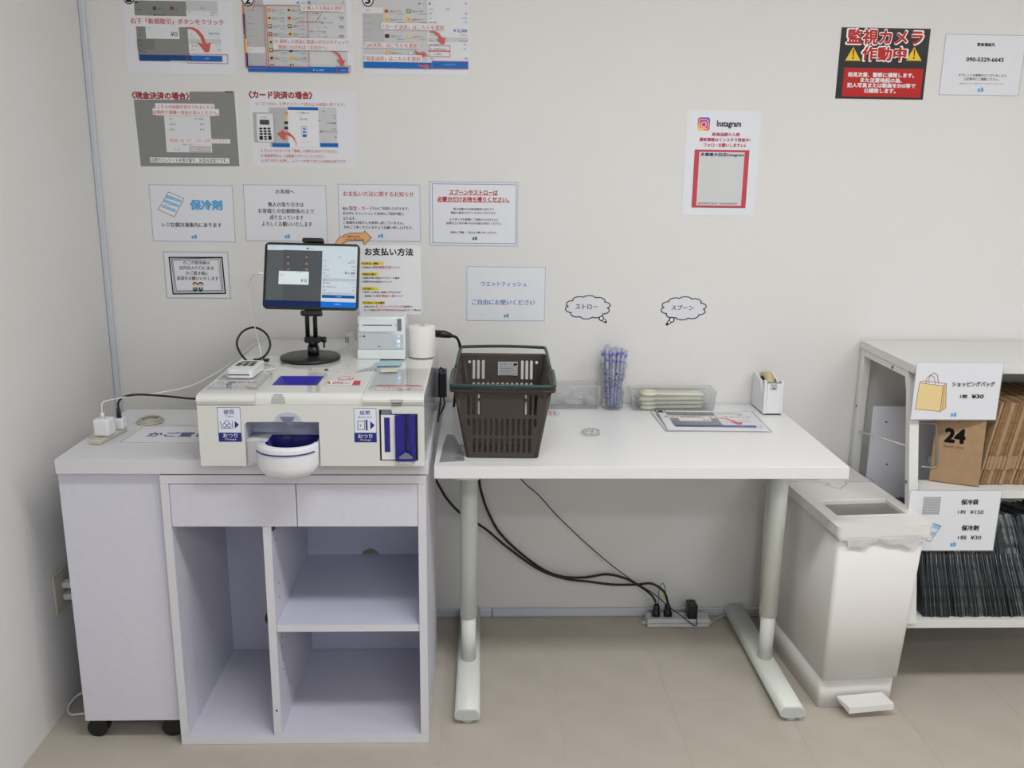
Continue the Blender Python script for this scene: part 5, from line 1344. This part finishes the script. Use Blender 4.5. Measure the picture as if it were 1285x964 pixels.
# left tray contents: clear film packets
pk = None
for k in range(7):
    x = 1.262 + k * .026; z = DZ + .0105 + (k % 2) * .018; r = R
    o = fin('film_packet', MB().ball((0, 0, .012), .034, .026, .013, clearw, 14)) if pk is None else None
    if o: pk = o; tag(o, 'wrapped clear packet piled in the tray beside the basket', 'packet', 'clear wrapped packets')
    else: o = pk.copy(); C.objects.link(o)
    o.location = (x, -.047, z); o.rotation_euler = (R.uniform(-.2, .2), R.uniform(-.5, .5), R.uniform(-.2, .2)); o.scale = (1, 1, R.uniform(.9, 1.6))
def spoon(loc, rz, ry, label):
    t = thing('wrapped_spoon', label, 'spoon', loc, 0, 'cream spoons in the tray'); t.rotation_euler = (0, ry, rz)
    q = MB().ball((-.072, 0, .006), .026, .018, .0075, cream, 16); q.tube([(-.05, 0, .006), (-.03, 0, .005), (.09, 0, .005), (.10, 0, .005)], [.004, .0042, .0055, .003], cream, 6); fin('spoon', q, t, True)
    fin('wrapper', MB().loft([[(x, -w_, .0), (x, w_, .0), (x, w_, h_), (x, 0, h_ + .003), (x, -w_, h_)] for x, w_, h_ in ((-.105, .016, .003), (-.09, .02, .012), (-.05, .019, .012), (.0, .016, .011), (.09, .014, .01), (.112, .016, .003))], clearw, True, True, True), t, True)
    return t
k = 0
for z, ys in ((.003, (-.072, -.037)), (.016, (-.070, -.045)), (.029, (-.068, -.036)), (.042, (-.062, -.04))):
    for y in ys:
        spoon((1.678 + R.uniform(-.006, .006), y, DZ + z), R.uniform(-.05, .05), R.uniform(-.02, .02), 'cream plastic spoon in clear film piled in the tray'); k += 1
# ------------------------------------------------------------------ tape dispenser
t = thing('tape_dispenser', 'white wedge tape dispenser at the back right corner of the desk', 'tape dispenser', (1.978, -.075, DZ))
sx0, sx1 = 1.9515, 2.0095
side = [(-.137, .004), (-.132, .107), (-.116, .107), (-.108, .066), (-.096, .066), (-.086, .098), (-.012, .112), (-.008, .004)]
for x0, x1 in ((sx0, sx0 + .007), (sx1 - .007, sx1)): fin('side_plate', MB().prism(side, lambda a, b, h, x0=x0: (x0 + h, a, DZ + b), .007, whitep), t)
q = MB().box(sx0 + .007, sx1 - .007, -.1365, -.128, DZ + .004, DZ + .100, whitep, .0015).box(sx0 + .007, sx1 - .007, -.128, -.009, DZ + .004, DZ + .03, whitep).box(sx0 + .007, sx1 - .007, -.018, -.009, DZ + .03, DZ + .095, whitep)
fin('body', q, t); fin('rubber_base', b1(sx0 + .001, sx1 - .001, -.136, -.009, DZ + .0002, DZ + .0038, blackm), t)
fin('cutter', b1(sx0 + .008, sx1 - .008, -.134, -.126, DZ + .100, DZ + .103, steel), t)
fin('hub', MB().cyl((sx0 + .011, -.062, DZ + .080), .026, .034, blackm, 28, 'x'), t)
q = MB().loft([[(x, -.062 + r * math.cos(a * PI / 20), DZ + .080 + r * math.sin(a * PI / 20)) for a in range(40)] for x, r in ((sx0 + .015, .027), (sx0 + .015, .041), (sx0 + .040, .041), (sx0 + .040, .027))], tapem, False)
fin('tape_roll', q, t)
q = MB(); draw(q, [('R', 1.969, DZ + .080, 1.988, DZ + .098, 'g4'), ('L', [(1.969, DZ + .080), (1.988, DZ + .080), (1.988, DZ + .098), (1.969, DZ + .098)], .0008, 'g1', 1), ('T', 'NO.35', 1.971, DZ + .091, 1.986, DZ + .096, 'g0', 1), ('P', [(1.971, DZ + .083), (1.986, DZ + .083), (1.981, DZ + .089), (1.975, DZ + .087)], 'bl4')], lambda a, b, h: (a, -.1368 - h, b)); fin('sticker', q, t)
# ------------------------------------------------------------------ sheets and bits on the desk
def desk_sheet(label, cx, cy, rz, W_, H_, z, art):
    t = thing('laminated_sheet', label, 'sheet', (cx, cy, z), rz)
    fin('film', MB().prism(rrect(-W_ / 2, W_ / 2, -H_ / 2, H_ / 2, .006), lambda a, b, h: (a, b, h), .0005, clearl), t, True)
    fin('sheet', b1(-W_ / 2 + .006, W_ / 2 - .006, -H_ / 2 + .006, H_ / 2 - .006, .0006, .0009, paper), t, True)
    q = MB(); draw(q, art, lambda a, b, h: (a - .199, b - 1.849, .0009 + h), .00002); fin('printed_text', q, t, True)
art1 = [('R', .055, 1.79, .17, 1.93, 'g1'), ('R', .18, 1.79, .33, 1.93, 'g4'), ('R', .055, 1.775, .33, 1.79, 'blue')]
top1 = ART['s1']; desk_sheet('laminated sheet showing mostly its grey left edge, under the other sheet on the desk', 1.762, -.205, .035, .312, .222, DZ + .0003, art1)
desk_sheet('topmost laminated sheet on the desk with a red curved arrow', 1.772, -.208, -.03, .308, .228, DZ + .0014, top1)
q = MB().prism([(.9700, -.60), (1.0352, -.588), (1.03, -.52), (1.0, -.36), (.981, -.352), (.974, -.45)], lambda a, b, h: (a, b, DZ + .0002 + h), .0004, clear('smoky_film', (170, 174, 182), white=.35, rough=.25))
t = thing('film_sheet', 'smoky clear film sheet on the desk left of the basket', 'film', (1.0, -.5, DZ)); fin('film', q, t)
q = MB(); draw(q, [('T', '2 枚', 1.01, -.47, 1.03, -.45, 'g0', 0), ('T', '枚 ・', 1.012, -.525, 1.032, -.515, 'g0', 0), ('T', '日', 1.01, -.575, 1.03, -.56, 'g1', 0)], lambda a, b, h: (a, b, DZ + .0007 + h)); g_ = fin('printed_text', q, t); g_['kind'] = 'stuff'
t = thing('round_sticker', 'round red and blue sticker on the desk behind the basket', 'sticker', (1.298, -.12, DZ))
fin('sheet', MB().prism([(1.298 + .021 * math.cos(a * PI / 16), -.125 + .035 * math.sin(a * PI / 16)) for a in range(32)], lambda a, b, h: (a, b, DZ + .0002 + h), .0004, paper2), t)
q = MB(); draw(q, [('E', 1.298, -.125, .020, .033, 'lb'), ('E', 1.298, -.125, .0185, .030, 'w'), ('T', '55', 1.286, -.142, 1.309, -.108, 'r', 2)], lambda a, b, h: (a, b, DZ + .0006 + h)); fin('printed_text', q, t)
q = MB(); bm_ = q.bm; cc = Vector((1.391, -.345, DZ + .006))
q.ball(cc, .026, .03, .007, clearw, 14)
for v in bm_.verts: v.co += Vector((R.uniform(-.004, .004), R.uniform(-.004, .004), R.uniform(-.0015, .003)))
t = thing('crumpled_film', 'small crumpled clear film with red and blue print on the desk', 'wrapper', (1.391, -.345, DZ)); fin('film', q, t)
q = MB()
for x, y, m in ((1.378, -.355, 'bl4'), (1.385, -.335, 'g0'), (1.393, -.36, 'r'), (1.402, -.34, 'bl3'), (1.409, -.35, 'dr')): q.box(x - .003, x + .003, y - .003, y + .003, DZ + .0125, DZ + .013, ink(m))
fin('printed_marks', q, t)
# ================================================================== POWER STRIP AND CABLES
t = thing('power_strip', 'long white power strip on the floor against the back wall', 'power strip', (1.75, -.06, 0))
fin('body', b1(1.634, 1.844, -.092, -.040, .0005, .031, outm if False else mat('pale_grey_plastic', (206, 206, 206), .4), bev=.004), t)
q = MB().box(1.638, 1.840, -.0926, -.092, .0165, .0175, gtab)
for k in range(6):
    x = 1.655 + k * .034
    for d in (-.005, .005): q.box(x + d - .001, x + d + .001, -.072, -.064, .031, .0314, blackm)
fin('sockets', q, t)
for x0, x1 in ((1.620, 1.636), (1.842, 1.858)): fin('mounting_ear', b1(x0, x1, -.070, -.060, .0008, .010, mat('pale_grey_plastic', 0), bev=.002), t)
def plug(label, x, y, lean):
    t = thing('plug', label, 'plug', (x, y, .0315)); t.rotation_euler = (0, lean, 0)
    fin('body', MB().loft([[(a * w_, b * d_, z) for a, b in ((-1, -1), (1, -1), (1, 1), (-1, 1))] for z, w_, d_ in ((.0003, .012, .010), (.014, .013, .010), (.020, .009, .009), (.026, .010, .009), (.038, .0085, .008), (.044, .004, .004))], blackm), t, True)
plug('black plug beside the green earth wire on the power strip', 1.665, -.066, .06); plug('black plug with a yellow tag on the power strip', 1.706, -.066, -.04)
t = thing('power_adapter', 'black power adapter block on the right end of the power strip', 'adapter', (1.781, -.066, .0315))
fin('body', b1(1.768, 1.800, -.094, -.046, .0318, .082, blackm, bev=.004), t)
cable('black_cable', 'thick black cable from under the worktop, passing behind the left desk leg', [(.90, -.07, .57), (.935, -.06, .505), (.97, -.055, .44), (1.02, -.05, .385), (1.09, -.04, .335), (1.17, -.03, .26), (1.27, -.03, .185), (1.36, -.03, .15), (1.44, -.03, .139), (1.52, -.03, .128), (1.60, -.035, .130), (1.65, -.045, .138), (1.69, -.055, .115), (1.705, -.066, .0775)], .0042, rubber)
cable('black_cable', 'thick black cable dropping from under the left end of the desk', [(1.066, -.02, .70), (1.068, -.02, .58), (1.072, -.02, .49), (1.085, -.018, .43), (1.105, -.018, .375), (1.14, -.016, .31), (1.20, -.014, .245), (1.28, -.013, .18), (1.35, -.013, .15), (1.43, -.013, .146), (1.50, -.013, .157), (1.56, -.016, .146), (1.61, -.024, .122), (1.65, -.05, .100), (1.665, -.063, .0775)], .0042, rubber)
cable('black_cable', 'thin black cable running diagonally down the wall under the desk', [(1.17, -.03, .60), (1.205, -.025, .505), (1.27, -.02, .44), (1.33, -.018, .37), (1.42, -.016, .28), (1.50, -.025, .21), (1.58, -.05, .155), (1.65, -.065, .115), (1.70, -.09, .08), (1.75, -.105, .045), (1.785, -.107, .018), (1.797, -.105, .02), (1.797, -.0965, .035)], .0018, rubber, 6)
cable('earth_wire', 'thin green earth wire arching over the black plugs', [(1.676, -.06, .033), (1.675, -.055, .09), (1.676, -.052, .125), (1.685, -.05, .142), (1.694, -.052, .130), (1.698, -.058, .10)], .0014, mat('teal_wire', (50, 120, 110), .4), 6)
tag(fin('cable_tag', MB().box(1.686, 1.704, -.060, -.0575, .094, .106, mat('yellow_tag', (214, 200, 60), .5), .0005, T=Matrix.Translation((1.695, -.058, .1)) @ Matrix.Rotation(.6, 4, 'Y') @ Matrix.Translation((-1.695, .058, -.1)))), 'yellow tag on the cable above the power strip', 'tag')
cable('beige_cable', 'beige cable on the floor from the power strip towards the right', [(1.858, -.065, .006), (1.885, -.04, .008), (1.93, -.02, .010), (1.99, -.02, .006), (2.05, -.02, .005)], .003, outm, 6)
# ================================================================== BIN
def linr():
    P = [(-.002 + .264 * i / 40, -.0275) for i in range(41)] + [(.262, -.0275 + .5 * i / 30) for i in range(1, 31)] + [(.262 - .264 * i / 20, .4725 + .027) for i in range(21)] + [(-.002, .4725 - .5 * i / 30) for i in range(1, 30)]
    m = clear('white_liner_film', (244, 244, 244), white=.85, rough=.4, gloss=.3); q = MB()
    rg = []
    for k, z in enumerate((.5335, .525, .516, .507, .498)):
        rg.append([])
        for i, (x, y) in enumerate(P):
            u = .5 + .28 * math.sin(i * .27) + .18 * math.sin(i * .62 + 1); on = y < 0 and x > .02
            o = (.0025 + R.uniform(-.0015, .0025)) * (k > 0); zz = .5335 - (.5335 - z) * (.2 + .8 * u if on else .18)
            rg[-1].append((x + (o if x > .25 else 0), y - (o if y < 0 else 0), zz))
    return q.loft(rg, m, False)
t = thing('waste_bin', 'tall narrow white waste bin with a foot pedal and dark lid window', 'bin', (2.04, -.556, 0), .08)
D = .495
q = MB()
def sec(z, xa, xb, ya, yb, r=.014): return [(x, y, z) for x, y in rrect(xa, xb, ya, yb, r, 4)]
q.loft([sec(.10, -.0015, .2235, -.018, D - .02), sec(.30, -.001, .237, -.019, D - .01), sec(.530, 0, .250, -.02, D)], binm)
fin('body', q, t, True)
fin('foot_base', MB().loft([sec(.0008, .0005, .2205, .0, D - .03), sec(.0995, .0, .222, -.002, D - .022)], binm), t, True)
fin('liner_bag', linr(), t, True)
q = MB()
wx0, wx1, wy0, wy1 = .030, .230, .058, .168
o_ = rrect(-.006, .264, -.028, D + .006, .014, 5)
q.plate(o_, [[(wx0, wy0), (wx1, wy0), (wx1, wy1), (wx0, wy1)]], lambda a, b, h: (a, b, .534 + h), .029, binm)
fin('lid', q, t, True)
q = MB().loft([[(x, y, .5632) for x, y in ((wx0 - .008, wy0 - .01), (wx1 + .008, wy0 - .01), (wx1 + .008, wy1 + .008), (wx0 - .008, wy1 + .008))], [(x, y, .5648) for x, y in ((wx0 - .003, wy0 - .004), (wx1 + .003, wy0 - .004), (wx1 + .003, wy1 + .003), (wx0 - .003, wy1 + .003))], [(x, y, .5555) for x, y in ((wx0, wy0), (wx1, wy0), (wx1, wy1), (wx0, wy1))]], binm, False, True, False)
fin('window_frame', q, t, True); fin('lid_window', b1(wx0, wx1, wy0, wy1, .548, .552, glassd), t, True)
fin('pedal', MB().loft([[(.045, -.015, .040), (.180, -.015, .045), (.180, -.015, .052), (.045, -.015, .047)], [(.062, -.062, .020), (.192, -.062, .026), (.192, -.062, .044), (.062, -.062, .038)]], binm, True, True, False), t, True)
t.rotation_euler = (0, 0, 0); t.location = (0, 0, 0)
Tm = (Matrix.Translation((2.04, -.556, 0)) @ Matrix.Rotation(.08, 4, 'Z')).inverted()
for nm_, it in (('arrow_print', ART['binlid'][:1]), ('blue_sticker', ART['binlid'][1:])):
    q = MB(); draw(q, it, lambda a, b, h: (a, b, .5633 + h)); mk = fin(nm_, q, t); mk.data.transform(Tm); t.location = (2.04, -.556, 0); t.rotation_euler = (0, 0, .08)
# ================================================================== SHELF UNIT
SX0, SX1 = 2.285, 3.12
t = thing('shelf_unit', 'white steel shelf unit with splayed side frames against the wall at right', 'shelf unit', (2.7, -.25, 0))
ys = lambda z: -.348 - (.92 - z) * .2245 + min(.20, max(0, .240 - z) * 5)
for nm_, z, y1 in (('top_board', .9655, -.378), ('middle_board', .6155, -.436), ('bottom_board', .2455, -.502)):
    if nm_ == 'middle_board': q = MB().prism([(SX0 + .036, y1), (SX1, y1), (SX1, -.012), (2.58, -.012), (2.58, -.12), (2.50, -.12), (2.50, -.35), (SX0 + .036, -.35)], lambda a, b, h, z=z: (a, b, z - .024 + h), .024, shelft)
    else: q = MB().box(SX0 + .004, SX1, y1, -.012, z - .024, z, shelft, .001)
    fin(nm_, q, t)
for x in (SX0 + .008, SX1 - .032):
    fr = fin('side_frame', MB().loft([[(x + a, ys(z) + b + (.03 * max(0, (z - .88) / .06)) ** 1 * .4, z) for a, b in ((0, -.009), (.026, -.009), (.026, .016), (0, .016))] for z in (.001, .198, .24, .6, .88, .90, .94)], shelfm, True, True, False), t)
    fin('rear_leg', b1(x, x + .026, -.034, -.010, .001, .9405, shelfm, bev=.002), fr)
    fin('top_rail', b1(x + .0006, x + .0254, -.340, -.0345, .919, .9402, shelfm, bev=.002), fr)
    fin('side_wire', MB().tube([(x + .013, -.022, .667), (x + .013, -.392, .728)], .0028, shelfm, 8), fr)
    for y, z in ((-.24, .929), (ys(.64) + .004, .63)): fin('screw', MB().cyl((x - .002, y, z), .005, .003, gtab, 10, 'x'), fr)
    fin('screw', MB().cyl((x - .002, -.022, .752), .004, .003, gtab, 10, 'x'), fr)
# white panel with holes + handle
t = thing('divider_board', 'tall white panel with two small holes standing inside the left of the shelf unit', 'panel', (2.41, -.09, .2457))
fin('panel', MB().plate(rrect(2.3195, 2.57, .2465, .768, .005), [], lambda a, b, h: (a, -.090 + h, b), .005, mat('white_lavender_panel', (232, 233, 242), .4)), t)
for x, z in ((2.364, .717), (2.382, .575)): fin('hole', MB().cyl((x, -.0906, z), .003, .001, blackm, 12, 'y'), t)
tag(fin('wire_handle', MB().tube(spl([(2.335, -.36, .7926), (2.355, -.361, .7915), (2.376, -.362, .7906), (2.3845, -.362, .778), (2.392, -.363, .72), (2.397, -.364, .674), (2.391, -.364, .6594), (2.372, -.364, .6600), (2.352, -.364, .6617)], 6), .0028, steel, 8)), 'grey steel wire bracket beside the printed paper bag', 'bracket')
# shelf signs
def hang(name, label, key, x0, x1, z0, z1, y):
    t = thing(name, label, 'price sign', ((x0 + x1) / 2, y, z1))
    fin('film', b1(x0, x1, y - .001, y - .0004, z0, z1, clearl), t); fin('sheet', b1(x0 + .003, x1 - .003, y - .0016, y - .0011, z0 + .003, z1 - .003, paper), t)
    q = MB(); draw(q, ART[key], lambda a, b, h: (a, y - .0016 - h, b)); fin('printed_text', q, t)
hang('price_sign', 'laminated price sign with a tan shopping bag drawing on the shelf top edge', 'bagsign', 2.284, 2.534, .8105, .9785, -.397)
hang('price_sign', 'laminated price sign with a grey photo square on the middle shelf edge', 'coldsign', 2.281, 2.547, .4375, .6235, -.4535)
# paper bags, middle shelf
def bagmesh(H, Dp, th, ma, mb_):
    q = MB().box(-th / 2, th / 2, 0, Dp, .0, H, ma, .0008)
    return q
first = None; ZS = .6157
t = thing('paper_bag', 'brown paper bag printed 24 in front of the bag row', 'paper bag', (2.386, -.352, ZS), -.42)
fin('body', MB().box(0, .130, -.010, 0, 0.0015, .236, kraft, .001, T=Matrix.Rotation(-.12, 4, 'X')), t, True)
Tr = Matrix.Rotation(-.12, 4, 'X'); q = MB(); bt = lambda a, b: tuple(Tr @ Vector((a - .004, -.0104, b)))
q.text('24', .033, .121, .083, .159, bt, ink('k'), 3); q.text('Sweets shop', .031, .100, .084, .114, bt, ink('br'), 0); fin('printed_text', q, t, True)
q = MB().text('24', .055, .176, .068, .182, bt, ink('br3')); q.text('は', .058, .184, .066, .196, bt, ink('br3')); fin('small_print', q, t, True)
pbag = None
x = 2.506
k = 0
while x < 3.02:
    th = R.choice((.008, .010, .012)); lean = .17
    t = thing('paper_bag', 'flat folded brown paper bag in the row on the middle shelf', 'paper bag', (x + th / 2, -.394, ZS), 0, 'folded brown paper bags on the middle shelf')
    t.rotation_euler = (0, lean, 0); t.location.z = ZS + th * .5 * math.sin(lean) + .0012
    dy = R.uniform(0, .006)
    fin('body', MB().box(-th / 2, th / 2 - .0006, dy, .26, 0, .246, kraftd if k % 3 else kraft, .0008), t, True)
    fin('bottom_flap', MB().box(-th / 2 + .0005, th / 2 - .001, dy - .003, dy, .046 + R.uniform(-.002, .002), .087, kraft, .0006), t, True)
    x += th * 1.02 / math.cos(lean); k += 1
# insulated bags, bottom shelf
x = 2.352; k = 0; ZS = .2457
while x < 3.02:
    th = R.choice((.0045, .005, .006, .0075, .010)); lean = -min(.09 + .55 * (x - 2.352), .30) + R.uniform(-.004, .004)
    t = thing('insulated_bag', 'flat dark silver insulated bag in the row on the bottom shelf', 'cool bag', (x + th / 2, -.486, ZS + .0010), 0, 'dark insulated bags on the bottom shelf')
    t.rotation_euler = (-.21, lean, 0); t.location.z = ZS + th * .5 * abs(math.sin(lean)) + .0015
    H = .305 + R.uniform(-.008, .006); n = 7; m = foil2 if R.random() < .16 else foil; dy = R.uniform(0, .007)
    q = MB().loft([[(-th / 2 + wv, dy + wy, z), (th / 2 * .9 + wv, dy + wy, z), (th / 2 * .9 + wv, .25, z), (-th / 2 + wv, .25, z)] for z, wv, wy in [(H * i / n, .0016 * math.sin(i * 1.3 + k), R.uniform(-.003, .003)) for i in range(n + 1)]], m, True, True, False)
    fin('body', q, t, True)
    fin('folded_flap_highlight', MB().loft([[(-th * .1 + wv, dy - .004, z), (th * .2 + wv, dy - .004, z), (th * .2 + wv, dy - .001, z), (-th * .1 + wv, dy - .001, z)] for z, wv in ((.003, 0), (.08, .001), (.15, 0), (.188, .001))], foil2 if k % 2 else foil, True), t, True)  # flap narrowed to a strip; the silver ones paint a highlight along the edge
    x += th * 1.06 / math.cos(lean); k += 1
